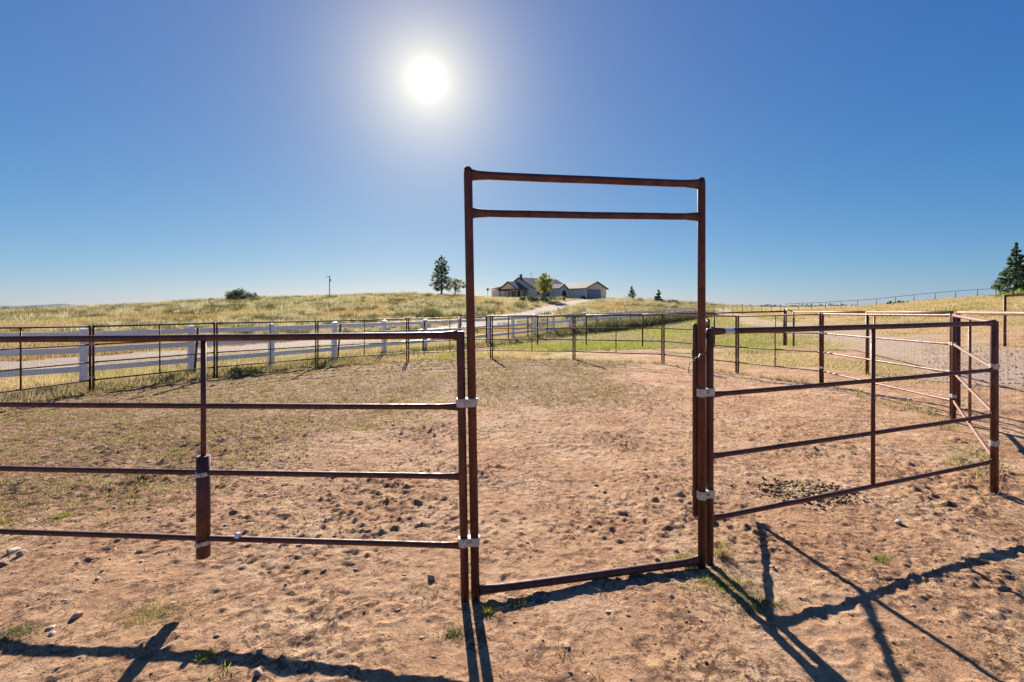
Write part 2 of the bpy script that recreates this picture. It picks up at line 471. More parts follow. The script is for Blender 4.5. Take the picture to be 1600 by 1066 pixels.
R_ = np.hypot(X, Y)
near = 1 - smooth(14, 28, R_)
bare = np.clip(1 - grav * .8, 0, 1)
rgh = .30 + .70 * smooth(-.25, .35, fbm(X, Y, 1.6, 2, 61) + .45 * weed + .25 * smooth(3.0, 6.0, Y) - .25 * smooth(1.5, -1.5, X) * (1 - smooth(2.6, 3.4, Y)))
rough2 = .85 * np.clip(smooth(1.0, -2.0, X) * smooth(2.9, 4.4, Y) * .8 + .45 * smooth(2.8, 4.0, Y) + .12 + .3 * weed, 0, 1) * np.clip(.55 + fbm(X, Y, .9, 3, 65) * 1.6, .05, 1.2) * (sd > -.2)
def micro(X, Y, rgh, near, bare):
    d = fbm(X, Y, 1.3, 2, 71) * .018
    n2 = fbm(X, Y, .34, 3, 77, .6); d += n2 * .012 * (.5 + rgh * .7)
    ridg = 1 - np.abs(fbm(X, Y, .16, 3, 87, .6)) * 2.4
    d += np.clip(ridg, 0, 1) * .008 * rgh
    X = X + fbm(X, Y, .11, 2, 201) * .045; Y = Y + fbm(X, Y, .13, 2, 205) * .045
    cl = fbm(X, Y, .070, 2, 97, .7); d += np.clip(cl - .08, 0, 1) * (.014 * rgh + .018 * rough2)
    cl2 = fbm(X, Y, .045, 2, 107, .7); d += np.clip(cl2 - .1, 0, 1) * (.016 * (.3 + rgh) + .030 * rough2)
    d -= .008
    return d * near * bare
Z = Z + micro(X, Y, rgh, near, bare)
# hoof prints: shallow curved dents with a raised rim
hp = []
for i in range(230):
    y = 1.7 + 8 * random.random() ** 1.5; hx = random.uniform(-.9 * y, 1.25 * y) if random.random() < .5 else random.uniform(0.1, 1.2 * y)
    hp.append((hx, y, random.uniform(0, 6.28), random.uniform(.05, .085)))
for hx, hy, a, r in hp:
    i0, i1 = np.searchsorted(ys, [hy - .2, hy + .2]); j0, j1 = np.searchsorted(xs, [hx - .2, hx + .2])
    if i1 <= i0 or j1 <= j0: continue
    dx = X[i0:i1, j0:j1] - hx; dy = Y[i0:i1, j0:j1] - hy
    u = dx * math.cos(a) + dy * math.sin(a); v = -dx * math.sin(a) + dy * math.cos(a)
    q = np.hypot(u, v * .85) / r
    dent = -np.exp(-(q / .85) ** 4) * .010 * (.55 + .45 * np.clip(u / r, -1, 1)) + np.exp(-((q - 1.2) / .22) ** 2) * .005
    frog = np.exp(-((u + .3 * r) ** 2 + (v) ** 2) / (r * .4) ** 2) * .005
    Z[i0:i1, j0:j1] += dent + frog
# drift of soil against the threshold pipe, smoothed footing at the posts
V = np.stack([X.ravel(), Y.ravel(), Z.ravel()], 1)
ny, nx = X.shape
idx = np.arange(ny * nx).reshape(ny, nx)
F = np.stack([idx[:-1, :-1].ravel(), idx[:-1, 1:].ravel(), idx[1:, 1:].ravel(), idx[1:, :-1].ravel()], 1)
zc = np.stack([green.ravel(), dry.ravel(), grav.ravel(), weed.ravel() * 1.0], 1)
tag(link('ground', np_mesh('ground', V, F, M['ground'], ('zone', zc), True)), kind='structure')
from bisect import bisect
def gz(x, y):
    i = max(0, min(ny - 2, bisect(ys.tolist(), y) - 1)) if False else max(0, min(ny - 2, int(np.searchsorted(ys, y)) - 1))
    j = max(0, min(nx - 2, int(np.searchsorted(xs, x)) - 1))
    fy = (y - ys[i]) / (ys[i + 1] - ys[i]); fx = (x - xs[j]) / (xs[j + 1] - xs[j])
    return float((Z[i, j] * (1 - fx) + Z[i, j + 1] * fx) * (1 - fy) + (Z[i + 1, j] * (1 - fx) + Z[i + 1, j + 1] * fx) * fy)
def gzv(x, y):
    i = np.clip(np.searchsorted(ys, y) - 1, 0, ny - 2); j = np.clip(np.searchsorted(xs, x) - 1, 0, nx - 2)
    fy = (y - ys[i]) / (ys[i + 1] - ys[i]); fx = (x - xs[j]) / (xs[j + 1] - xs[j])
    return (Z[i, j] * (1 - fx) + Z[i, j + 1] * fx) * (1 - fy) + (Z[i + 1, j] * (1 - fx) + Z[i + 1, j + 1] * fx) * fy

# distant blue hills on the horizon at the far left
hv = []; hf = []
for i in range(61):
    u = i / 60; px = -60 + u * 330
    hgt = 22 + 8 * math.sin(u * 9) + 40 * math.exp(-((px - 97) / 34) ** 2) + 14 * math.exp(-((px - 60) / 50) ** 2) + 3 * math.sin(u * 41)
    hgt *= min(1, (1 - u) * 3.5)
    for (dd, zz) in ((6000, -8), (6200, hgt), (7200, hgt * .8), (7800, -8)):
        p = at(px, dd, zz); hv.append(tuple(p))
for i in range(60):
    for k in range(3):
        a = i * 4 + k; hf.append((a, a + 4, a + 5, a + 1))
hm = MB(); hm.v = hv; hm.f = hf
tag(hm.build('hills', M['hill'], None, True), kind='structure')

# ------------------------------------------------------------------ corral panels
RAILS = (.285, .69, 1.09, 1.50)
def flat_rail(mb, a, b, r):
    """pipe whose two ends are squeezed flat and flared where they meet the posts"""
    a = Vector(a); b = Vector(b); d = (b - a); L = d.length; d.normalize()
    s = min(.10, L * .1)
    P_ = [a, a + d * .004, a + d * .008, a + d * s * .35, a + d * s]; R__ = [(r * .75, r * 1.60), (r * .80, r * 1.65), (r * .56, r * 1.38), (r * .72, r * 1.22), (r, r)]
    Q_ = [b - d * s, b - d * s * .35, b - d * .008, b - d * .004, b]
    mid_ = []
    if L > .8:
        for k in range(1, 8):
            t_ = k / 8; mid_.append(a.lerp(b, t_) + Vector((0, random.gauss(0, .0010), random.gauss(0, .0004) - .002 * math.sin(t_ * math.pi))))
    mb.rings(P_ + mid_ + Q_, R__ + [(r, r)] * len(mid_) + R__[::-1], 12)
def clamp_band(mb, a, b, r, h, t=.005):
    """band that wraps two posts, pinched between them by a bolt"""
    a = Vector(a); b = Vector(b); d = (b - a).normalized(); n = Vector((-d.y, d.x, 0)); L = (b - a).length
    out = []
    R = r + t
    for k in range(-4, 5):
        an = math.pi / 2 + math.pi * (k + 4) / 8; out.append((math.cos(an) * R, math.sin(an) * R))
    mid = []
    loop = out + [(L * .35, -R * .72), (L * .65, -R * .72)] + [(L - x, -y) for x, y in out] + [(L * .65, R * .72), (L * .35, R * .72)]
    vs = []
    for z in (-h / 2, h / 2):
        for x, y in loop: vs.append(a + d * x + n * y + Vector((0, 0, z)))
    m = len(loop)
    fs = [(k, (k + 1) % m, (k + 1) % m + m, k + m) for k in range(m)] + [tuple(range(m))[::-1], tuple(range(m, 2 * m))]
    mb.add(vs, fs)
    c = (a + b) / 2; mb.tube(c - n * R * 1.25, c + n * R * 1.25, .0045, 6); mb.tube(c + n * R * .80, c + n * R * .98, .0105, 6); mb.tube(c - n * R * .98, c - n * R * .80, .0105, 6)
def panel(p0, p1, label, nxt=None, lean=0.0, group='rusty pipe panels of the corral', near=False, clamps=(), r_post=.0235, r_rail=.0165, hpost=1.52, top_r=.020, upright=True, sleeve=False, far=False, mid_t=.5):
    p0 = Vector(p0); p1 = Vector(p1)
    d = Vector((p1.x - p0.x, p1.y - p0.y, 0)).normalized()
    q0 = p0 + d * .033; q1 = p1 - d * .033
    m = M['pipe_sunlit'] if far else M['pipe']
    root = empty('corral_panel', p0, label, 'fence panel', group)
    rel = lambda v: v - p0
    n = 14 if near else 8
    for q in (q0, q1):
        b = MB(); zt = q.z + hpost; lx = lean if q is q1 else 0
        b.rings([rel(Vector((q.x, q.y, q.z - .02))), rel(Vector((q.x + lx, q.y, zt - .012))), rel(Vector((q.x + lx, q.y, zt)))], [r_post, r_post, r_post * .78], n)
        b.build('post', M['pipe'], root, True)
    a0 = q0 + d * r_post * .8; a1 = q1 - d * r_post * .8
    for i, h in enumerate(RAILS):
        b = MB(); r = top_r if i == 3 else r_rail
        flat_rail(b, rel(a0 + Vector((0, 0, h))), rel(a1 + Vector((lean * h / 1.52, 0, h))), r)
        b.build('rail', m, root, True)
    if upright:
        c = a0.lerp(a1, mid_t)
        b = MB(); b.tube(rel(c + Vector((0, 0, RAILS[0] if not sleeve else .5))), rel(c + Vector((0, 0, RAILS[3]))), .0145, n)
        b.build('upright', m, root, True)
        if sleeve:
            b = MB(); nn = Vector((-d.y, d.x, 0))
            cc = c - nn * 0.0
            b.rings([rel(cc + Vector((0, 0, .185))), rel(cc + Vector((0, 0, .79)))], [.037, .037], 18)
            sl_ = b.build('sleeve', m, root, True)
            sl_['label'] = 'thick short pipe sleeve strapped over the upright'
            for hz_ in (.274, .685):
                b = MB(); z0 = cc + Vector((0, 0, hz_))
                b.rings([rel(z0 + Vector((0, 0, -.012))), rel(z0 + Vector((0, 0, .012)))], [.0405, .0405], 18, cap=True)
                b.box(rel(z0 - nn * .045), (.03, .012, .02), math.atan2(d.y, d.x))
                b.build('strap', M['galv'], sl_, False)
    for (end, hh) in clamps:
        q = q0 if end == 0 else q1; o = q - d * .066 if end == 0 else q + d * .066
        if end == 1 and nxt is not None: o = p1 + Vector((nxt.x - p1.x, nxt.y - p1.y, 0)).normalized() * .033
        b = MB(); clamp_band(b, rel(q + Vector((0, 0, hh))), rel(o + Vector((0, 0, hh))), r_post, .046)
        b.build('clamp', M['galv'], root)
    return root, q0, q1, d

def G(px, dist, dz=0):
    x = (px - 800) / FPX * dist
    return Vector((x, dist, tz(x, dist) + dz))
# front left panel: its right end stands against the gate frame, it runs out of the picture on the left
PL0 = Vector((-.268 + .033, 2.59, 0)); 
dirL = Vector((-1.0, .085, 0)).normalized()
PL1 = PL0 + dirL * 3.24 + Vector((0, 0, -.043))
RAILS = (.298, .692, 1.089, 1.497)
rt, q0, q1, d_ = panel(PL1, PL0, 'front corral panel left of the gateway, a thick sleeve on its middle upright', near=True, sleeve=True, mid_t=.500, lean=-.026)
b = MB(); tp = q1 - d_ * 1.36 + Vector((0, 0, RAILS[0])) - PL1
b.rings([tp - d_ * .018, tp + d_ * .006], [.0178, .0178], 12)
s_ = b.build('tape', M['label'], rt); s_['label'] = 'scrap of white tape on the bottom rail'
RAILS = (.285, .69, 1.09, 1.50)
# front right panel
PR0 = Vector((1.284 - .033, 2.94, 0)); PR1 = Vector((4.262, 4.01, .02))
rt, q0, q1, d_ = panel(PR0, PR1, 'front corral panel right of the gateway with a white sticker on its top rail', near=True, clamps=((1, .445), (1, 1.12)), nxt=(G(1490, 6.45)))
# sticker wraps the top rail near the gate frame
st = MB(); c0 = q0 + d_ * .115 + Vector((0, 0, 1.50)) - PR0
st.rings([c0, c0 + d_ * .075], [.0212, .0212], 16)
stk = st.build('sticker', M['label'], rt, True); stk['label'] = 'white sticker with small blue print on the top rail'
pr = MB()
nn = Vector((d_.y, -d_.x, 0))
for k in range(7):
    for j, zz in enumerate((.006, -.004)):
        if (k * 3 + j) % 5 == 4: continue
        pr.box(c0 + d_ * (.012 + k * .0085) + nn * .0210 + Vector((0, 0, zz)), (.0055, .003, .006 if j == 0 else .004), math.atan2(d_.y, d_.x))
pr.build('print', M['print'], stk)

PP = [(1490, 6.45), (1284, 9.7), (1152, 12.0), (1036, 14.0), (897, 15.7), (768, 16.4), (637, 16.2), (495, 14.8), (337, 12.6), (143, 10.3), (-119, 7.5)]
LBL = ['foreshortened corral panel at the right running back from the front corner post',
       'right side corral panel in front of the gravel road with pale sunlit rails',
       'corral panel at the back right, seen just right of the gateway above the front panel',
       'corral panel behind the right gate post where the bare dirt meets the green field',
       'corral panel seen through the gate opening, right half, in front of the green field',
       'corral panel seen through the gate opening, straight below the house',
       'back corral panel crossed by the left gate post, below the dark pine tree',
       'back corral panel just left of the gate frame in front of the white fence',
       'left side corral panel below the utility pole',
       'left side corral panel below the round bush on the skyline',
       'corral panel at the left edge of the picture, nearest to the white fence post']
pts = [PR1] + [G(px, dd) for px, dd in PP]
for i in range(len(PP)):
    cl = ((1, .36), (1, 1.10))
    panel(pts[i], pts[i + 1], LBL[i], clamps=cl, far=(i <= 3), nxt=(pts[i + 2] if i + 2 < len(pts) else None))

# the corral closes beyond the left edge of the picture
PQ = [PL1, Vector((-6.45, 3.75, tz(-6.45, 3.75))), Vector((-8.75, 5.75, tz(-8.75, 5.75))), pts[-1]]
for i, lb in enumerate(('corral panel carrying on past the left edge from the front panel', 'outward bending corral panel beyond the left edge of the picture', 'corral panel beyond the left edge meeting the left side run')):
    panel(PQ[i], PQ[i + 1], lb, clamps=((0, .36), (0, 1.10)) if i else ())

# ------------------------------------------------------------------ tall gate frame
gf = empty('gateway', (-.208, 2.60, 0), 'tall rusty pipe gateway with two header bars in the middle of the front fence', 'gateway')
O = Vector((-.208, 2.60, 0))
LB = Vector((-.208, 2.60, -.03)); LT = Vector((-.252, 2.60, 2.445))
RB = Vector((1.218, 2.92, -.03)); RT = Vector((1.215, 2.92, 2.475))
for (p, q) in ((LB, LT), (RB, RT)):
    b = MB(); dd = (q - p).normalized()
    b.rings([p - O, q - O - dd * .02, q - O], [.0245, .0245, .020], 18)
    b.build('post', M['pipe'], gf, True)
    b = MB(); b.rings([q - O + dd * .001, q - O + dd * .012], [.023, .016], 14); b.build('post_cap', M['pipe'], gf, True)
def on(p, q, z): return p.lerp(q, (z - p.z) / (q.z - p.z))
for (zl, zr, r, nm) in ((2.413, 2.447, .0235, 'header_bar'), (2.195, 2.238, .0215, 'header_bar')):
    a = on(LB, LT, zl); c = on(RB, RT, zr); d_ = (c - a).normalized()
    b = MB(); flat_rail(b, a + d_ * .019 - O, c - d_ * .019 - O, r); b.build(nm, M['pipe'], gf, True)
a = Vector((-.208 + .02, 2.605, .035)); c = Vector((1.218 - .02, 2.925, .028))
b = MB(); flat_rail(b, a - O, c - O, .0235); b.build('threshold_bar', M['pipe'], gf, True)
for z in (.325, 1.115):       # clamps that hold the two panels to the frame
    q = on(LB, LT, z); b = MB(); clamp_band(b, Vector((-.268 - .017 * z, 2.588, z)) - O, q - O, .0255, .047); b.build('clamp', M['galv'], gf)
for z in (.455, 1.11):
    q = on(RB, RT, z); b = MB(); clamp_band(b, q - O, Vector((1.282, 2.951, z)) - O, .0255, .05); b.build('clamp', M['galv'], gf)

# the gate leaf, swung open away from the camera and so seen edge on
ga = Vector((1.196, 2.965, 0)); gb = Vector((1.772, 4.12, 0))
gd = (gb - ga).normalized()
ge = empty('gate_leaf', ga, 'narrow rusty pipe gate swung inward, seen edge on against the right gateway post', 'gate')
for q in (ga, gb):
    b = MB(); b.rings([q - ga + Vector((0, 0, .30)), q - ga + Vector((0, 0, 1.54)), q - ga + Vector((0, 0, 1.552))], [.0195, .0195, .015], 14); b.build('stile', M['pipe'], ge, True)
for z in (.33, .73, 1.13, 1.52):
    b = MB(); flat_rail(b, gd * .016 + Vector((0, 0, z)), (gb - ga) - gd * .016 + Vector((0, 0, z)), .0165); b.build('rail', M['pipe'], ge, True)
for z in (.45, 1.36):
    b = MB(); b.rings([Vector((0, 0, z - .02)), Vector((0, 0, z + .02))], [.0235, .0235], 12)
    b.tube(Vector((0, 0, z)), Vector((.055, -.035, z)), .009, 8); b.build('hinge', M['pipe'], ge)
# wire loop hooked round the gate post
b = MB(); wp = []
for k in range(15):
    t_ = k / 14; wp.append(Vector((1.13 + .09 * t_, 2.905 - .025 * math.sin(t_ * 3.1), 1.285 + .085 * t_ ** .6 + .006 * math.sin(t_ * 20))))
b.rings([p for p in wp], [.0035] * 15, 6)
b.rings([wp[0], wp[0] + Vector((-.004, .0, -.03)), wp[0] + Vector((.004, .004, -.05))], [.0035] * 3, 6)
tag(b.build('wire_loop', M['wire'], None, True), 'bent wire loop hooked over the open gate beside the right gate post', 'wire')

# ------------------------------------------------------------------ white three rail fence
Wf = empty('white_fence', (WF0.x, WF0.y, tz(WF0.x, WF0.y)), 'long white three rail fence running along the gravel drive behind the corral', 'fence')
WO = Wf.location.copy()
ang = math.atan2(WFD.y, WFD.x)
KS = list(range(-3, 29))
wp = {}
for k in KS:
    p = WF0 + WFD * k; wp[k] = Vector((p.x, p.y, tz(p.x, p.y)))
pm = MB(); pm.box((0, 0, .68), (.145, .145, 1.44)); pm.box((0, 0, 1.409), (.17, .17, .018))
pm.add([(-.085, -.085, 1.418), (.085, -.085, 1.418), (.085, .085, 1.418), (-.085, .085, 1.418), (0, 0, 1.45)], [(0, 1, 4), (1, 2, 4), (2, 3, 4), (3, 0, 4)])
p0 = pm.build('post', M['white'], Wf)
for i, k in enumerate(KS):
    o = p0 if i == 0 else p0.copy()
    if i: COL.objects.link(o); o.parent = Wf
    o.location = wp[k] - WO; o.rotation_euler = (random.uniform(-.01, .01), random.uniform(-.01, .01), ang)
first = None
for k in KS[:-1]:
    a, c = wp[k], wp[k + 1]
    for z in (.44, .90, 1.28):
        L = (c - a).length - .14
        if first is None:
            b = MB(); b.box((0, 0, 0), (WFD.length - .14, .045, .14)); first = b.build('rail', M['white'], Wf); o = first
        else:
            o = first.copy(); COL.objects.link(o); o.parent = Wf
        mid = (a + c) / 2 + Vector((0, 0, z)) - WO
        o.location = mid; o.rotation_euler = (0, -math.atan2(c.z - a.z, WFD.length), ang); o.scale = (L / (WFD.length - .14), 1, 1)

# ------------------------------------------------------------------ pipe and wire fences
def wire_net(a, b, za, zb, hs, step, r=.0016):
    """woven wire between two posts: horizontals at heights hs, verticals every `step`"""
    mb = MB(); a = Vector((a.x, a.y, 0)); b = Vector((b.x, b.y, 0)); L = (b - a).length
    for h in hs: mb.tube(a + Vector((0, 0, za + h)), b + Vector((0, 0, zb + h)), r, 3, cap=False)
    n = int(L / step)
    for i in range(1, n):
        t_ = i / n; p = a.lerp(b, t_); z = za + (zb - za) * t_
        mb.tube(p + Vector((0, 0, z + hs[0])), p + Vector((0, 0, z + hs[-1])), r, 3, cap=False)
    return mb
def post_fence(name, P, label, H_=1.5, rail=True, r=.03, rr=.022, net=True, step=.1, hs=None, wr=.0017, lean=None, m='pipe', mrail=None, tops=None, group=None):
    root = empty(name, P[0], label, 'fence', group); o = Vector(P[0])
    if hs is None: hs = [.06 + i * .1 for i in range(13)]
    for i, p in enumerate(P):
        b = MB(); ln = (lean[i] if lean else 0); hh = tops[i] - p.z if tops else H_
        b.tube(p - o + Vector((0, 0, -.1)), p - o + Vector((ln, 0, hh)), r, 8); b.build('post', M[m], root, True)
    for i in range(len(P) - 1):
        a, c = P[i], P[i + 1]
        if rail:
            ha = tops[i] - .02 if tops else a.z + H_ - .03; hc = tops[i + 1] - .02 if tops else c.z + H_ - .03
            b = MB(); b.tube(Vector((a.x, a.y, ha)) - o, Vector((c.x, c.y, hc)) - o, rr, 8); b.build('rail', M[mrail or m], root, True)
        if net:
            mb = wire_net(a - o, c - o, a.z - o.z, c.z - o.z, hs, step, wr)
            x = mb.build('wire_mesh', M['wire'], root); x['kind'] = 'stuff'
    return root
# fence A: straight across behind the pen
PA = [G(px, dd) for px, dd in ((719, 22.0), (760, 23.2), (840, 22.3), (916, 21.7), (1004, 20.3), (1092, 19.8), (1116, 19.6), (1228, 19.0))]
tops = [H - (y - HZ) * p.y / FPX for p, y in zip(PA, (493, 493, 493, 492, 491, 489.5, 488.5, 486))]
post_fence('pipe_fence', PA, 'dark pipe fence with a single top rail crossing between the corral and the green field', tops=tops, r=.034, rr=.032, step=.15, wr=.0013)
# fence B: from the corner towards the right edge of the picture, in front of the gravel road
PB = [G(1225, 19.1), G(1240, 18.6), G(1355, 10.95), G(1496, 7.15)]
e = PB[3] + (PB[3] - PB[2]).normalized() * 3.6; e.z = tz(e.x, e.y); PB.append(e)
topsB = [H + .02, H - .12, H - (486.5 - HZ) * 10.95 / FPX, H - (486.5 - HZ) * 7.15 / FPX, H - .045]
post_fence('pipe_fence', PB, 'rusty pipe and mesh fence with a pale sunlit top rail beside the right hand road', tops=topsB, r=.036, rr=.026, step=.15, wr=.0009, mrail='pipe_sunlit')
# fence C: at the right edge
PC = [G(1570, 13.3), G(1700, 14.2), G(1790, 15.2)]
post_fence('pipe_fence', PC, 'pipe and wire fence running off the right edge beyond the gravel road', H_=1.5, r=.034, rr=.03, mrail='pipe_sunlit', step=.15, wr=.0012)
# fence D: mesh on leaning posts along the camera side of the white fence
def dline(px):
    k = (px - 800) / FPX; return (-10.0 - .7106 * 11.2) / (k - .7106)
PD = [G(-60, 9.55)] + [G(px, dline(px)) for px in (303, 527, 660, 794, 825, 855, 895, 932, 960, 985, 1004, 1021, 1036, 1047, 1058, 1068, 1078, 1087)]
ln = [0, .12, .12, .1] + [random.uniform(-.04, .04) for _ in PD[4:]]
post_fence('mesh_fence', PD, 'fine wire mesh fence on leaning posts just in front of the white rail fence', H_=1.38, rail=False, r=.03, step=.055, hs=[.05 + i * .1 for i in range(14)], wr=.0011, lean=ln)
# fence E: on the right hand skyline
PE = [G(px, 71 + (1550 - px) * .02) for px in (1556, 1527, 1493, 1461, 1428, 1399, 1369, 1340, 1314, 1290, 1268, 1248, 1228)]
post_fence('skyline_fence', PE, 'thin dark fence with one top rail on the skyline left of the big conifer', H_=1.22, r=.045, rr=.03, net=False)
# fence F: far fence on the slope beyond the green field
PF = [G(px, 62 + (px - 1040) * .05) for px in range(1040, 1226, 15)]
post_fence('field_fence', PF, 'far grey wire fence at the top of the green field behind the right gate post', H_=1.25, r=.04, rr=.012, net=False, m='pole')

# ------------------------------------------------------------------ house on the hill
TH = math.radians(40)
U = Vector((math.cos(TH), math.sin(TH), 0)); Vv = Vector((-math.sin(TH), math.cos(TH), 0))
GC = Vector(((915 - 800) / FPX * 117, 117, 4.2))
hs_ = empty('ranch_house', GC, 'low tan ranch house with grey gable roofs and blue grey garage door on the hill', 'house', rz=TH)
# local axes: x along U (right and away), y along Vv (left and away)
def hb(name, c, size, m, par=None):
    b = MB(); b.box(c, size); return b.build(name, M[m], par or hs_)
def gable_prism(name, x0, x1, y0, y1, ze, zr, axis, m, par=None, over=.45, thick=.16):
    """two roof slabs; axis = direction of the ridge"""
    b = MB()
    if axis == 'y':
        xm = (x0 + x1) / 2; sl_ = (zr - ze) / (xm - x0)
        xo0, xo1 = x0 - over, x1 + over; zo = ze - over * sl_
        ya, yb_ = y0 - over, y1 + over
        prof = [(xo0, zo), (xm, zr), (xo1, zo), (xo1, zo - thick), (xm, zr - thick), (xo0, zo - thick)]
        vs = [(x, ya, z) for x, z in prof] + [(x, yb_, z) for x, z in prof]
    else:
        ym = (y0 + y1) / 2; sl_ = (zr - ze) / (ym - y0)
        yo0, yo1 = y0 - over, y1 + over; zo = ze - over * sl_
        xa, xb = x0 - over, x1 + over
        prof = [(yo0, zo), (ym, zr), (yo1, zo), (yo1, zo - thick), (ym, zr - thick), (yo0, zo - thick)]
        vs = [(xa, y, z) for y, z in prof] + [(xb, y, z) for y, z in prof]
    b.add(vs, [(0, 1, 7, 6), (1, 2, 8, 7), (2, 3, 9, 8), (3, 4, 10, 9), (4, 5, 11, 10), (5, 0, 6, 11), (0, 5, 4, 1), (1, 4, 3, 2), (6, 7, 10, 11), (7, 8, 9, 10)])
    roof = b.build(name, M[m], par or hs_)
    # dark fascia boards on the gable ends
    f = MB(); n0 = 0
    for side in (0, 6):
        off = -.03 if side == 0 else .03
        for (i, j) in ((0, 1), (1, 2)):
            p, q = Vector(vs[side + i]), Vector(vs[side + j])
            ax = Vector((0, off, 0)) if axis == 'y' else Vector((off, 0, 0))
            v8 = [p + ax * .1 + Vector((0, 0, .03)), q + ax * .1 + Vector((0, 0, .03)), q + ax * .1 - Vector((0, 0, .27)), p + ax * .1 - Vector((0, 0, .27))]
            v8 += [v + ax for v in v8]
            f.add(v8, [(0, 1, 2, 3), (4, 7, 6, 5), (0, 4, 5, 1), (2, 6, 7, 3), (1, 5, 6, 2), (0, 3, 7, 4)])
    f.build('fascia', M['fascia'], roof)
    return roof
def gable_wall(x0, x1, y0, y1, ze, zr, axis):
    b = MB(); bz = -1.2
    if axis == 'y':
        xm = (x0 + x1) / 2; pr_ = [(x0, bz), (x1, bz), (x1, ze), (xm, zr), (x0, ze)]
        vs = [(x, y0, z) for x, z in pr_] + [(x, y1, z) for x, z in pr_]
    else:
        ym = (y0 + y1) / 2; pr_ = [(y0, bz), (y1, bz), (y1, ze), (ym, zr), (y0, ze)]
        vs = [(x0, y, z) for y, z in pr_] + [(x1, y, z) for y, z in pr_]
    b.add(vs, [(0, 1, 2, 3, 4), (9, 8, 7, 6, 5), (0, 5, 6, 1), (1, 6, 7, 2), (2, 7, 8, 3), (3, 8, 9, 4), (4, 9, 5, 0)])
    return b.build('wall', M['stucco'], hs_)
def window(x, y, z, wd, ht, face, m='glass'):
    """face 'v' looks towards -y (right front), 'u' towards -x (left front)"""
    if face == 'v':
        fr = MB(); fr.box((x, y - .03, z), (wd + .16, .08, ht + .16)); f = fr.build('window', M['frame'], hs_)
        g = MB(); g.box((x - wd / 4 - .01, y - .075, z), (wd / 2 - .05, .03, ht)); g.build('pane', M[m], f)
        g = MB(); g.box((x + wd / 4 + .01, y - .075, z), (wd / 2 - .05, .03, ht)); g.build('pane', M[m], f)
    else:
        fr = MB(); fr.box((x - .03, y, z), (.08, wd + .16, ht + .16)); f = fr.build('window', M['frame'], hs_)
        g = MB(); g.box((x - .075, y - wd / 4 - .01, z), (.03, wd / 2 - .05, ht)); g.build('pane', M[m], f)
        g = MB(); g.box((x - .075, y + wd / 4 + .01, z), (.03, wd / 2 - .05, ht)); g.build('pane', M[m], f)
# garage wing
gable_wall(0, 8.4, 0, 10, 2.75, 4.45, 'y'); gable_prism('roof', 0, 8.4, 0, 10, 2.85, 4.55, 'y', 'shingle')
gd_ = hb('garage_door', (3.3, -.02, 1.12), (4.9, .10, 2.25), 'door')
for i in range(4):
    b = MB(); b.box((3.3, -.085, .30 + i * .56), (4.8, .03, .53)); b.build('panel', M['door'], gd_)
b = MB(); b.box((3.3, -.06, 2.32), (5.2, .1, .14)); b.box((.78, -.06, 1.1), (.14, .1, 2.3)); b.box((5.82, -.06, 1.1), (.14, .1, 2.3)); b.build('trim', M['fascia'], gd_)
b = MB(); b.box((4.2, -.03, 3.55), (.6, .06, .5)); b.build('gable_vent', M['frame'], hs_)
# entry
gable_wall(-3.4, -.02, 6.0, 10.5, 2.8, 3.75, 'y'); gable_prism('roof', -3.4, -.5, 6.0, 12, 2.95, 3.95, 'y', 'shingle', over=.3)
b = MB(); pts_ = [(-2.4 + .75 + .75 * math.cos(a), 1.5 + .75 * math.sin(a)) for a in [math.pi * k / 8 for k in range(9)]]
prof = [(-.9, 0)] + pts_ + [(-2.4, 0)]
b.add([(x, 5.985, z) for x, z in prof] + [(x, 5.95, z) for x, z in prof], [tuple(range(11)), tuple(range(11, 22))[::-1]] + [(i, (i + 1) % 11, (i + 1) % 11 + 11, i + 11) for i in range(11)])
b.build('entry_arch', M['fascia'], hs_)  # dark sheet painting the shade inside the arch opening
# main wing
gable_wall(-9.4, 4, 9.0, 21, 2.75, 5.7, 'x'); gable_prism('roof', -9.4, 4, 9.0, 21, 2.88, 5.82, 'x', 'shingle')
window(-8.2, 9.0, 1.75, 1.2, 1.1, 'v'); window(-4.9, 9.0, 1.35, 1.5, 1.6, 'v'); window(-6.7, 9.0, 1.4, .8, 1.4, 'v')
# left porch with its own gable and posts
gable_prism('roof', -12.6, -8.8, 11.8, 19.8, 2.55, 4.6, 'x', 'shingle', over=.4)
b = MB(); b.add([(-12.55, 11.9, 2.6), (-12.55, 19.7, 2.6), (-12.55, 15.8, 4.4), (-12.45, 11.9, 2.6), (-12.45, 19.7, 2.6), (-12.45, 15.8, 4.4)], [(0, 2, 1), (3, 4, 5), (0, 1, 4, 3), (1, 2, 5, 4), (2, 0, 3, 5)])
b.build('wall', M['stucco'], hs_)
b = MB(); b.box((-12.5, 15.8, 2.48), (.2, 8.2, .25)); b.build('beam', M['fascia'], hs_)
for y in (12.0, 15.8, 19.6):
    b = MB(); b.box((-12.5, y, .6), (.2, .2, 3.6)); b.build('porch_post', M['fascia'], hs_)
window(-9.4, 17.5, 1.35, 1.8, 1.4, 'u'); window(-9.4, 12.8, 1.2, 1.6, 1.9, 'u', 'door'); 
b = MB(); b.box((-9.45, 15.3, 1.1), (.1, 1.0, 2.2)); b.build('door', M['fascia'], hs_)
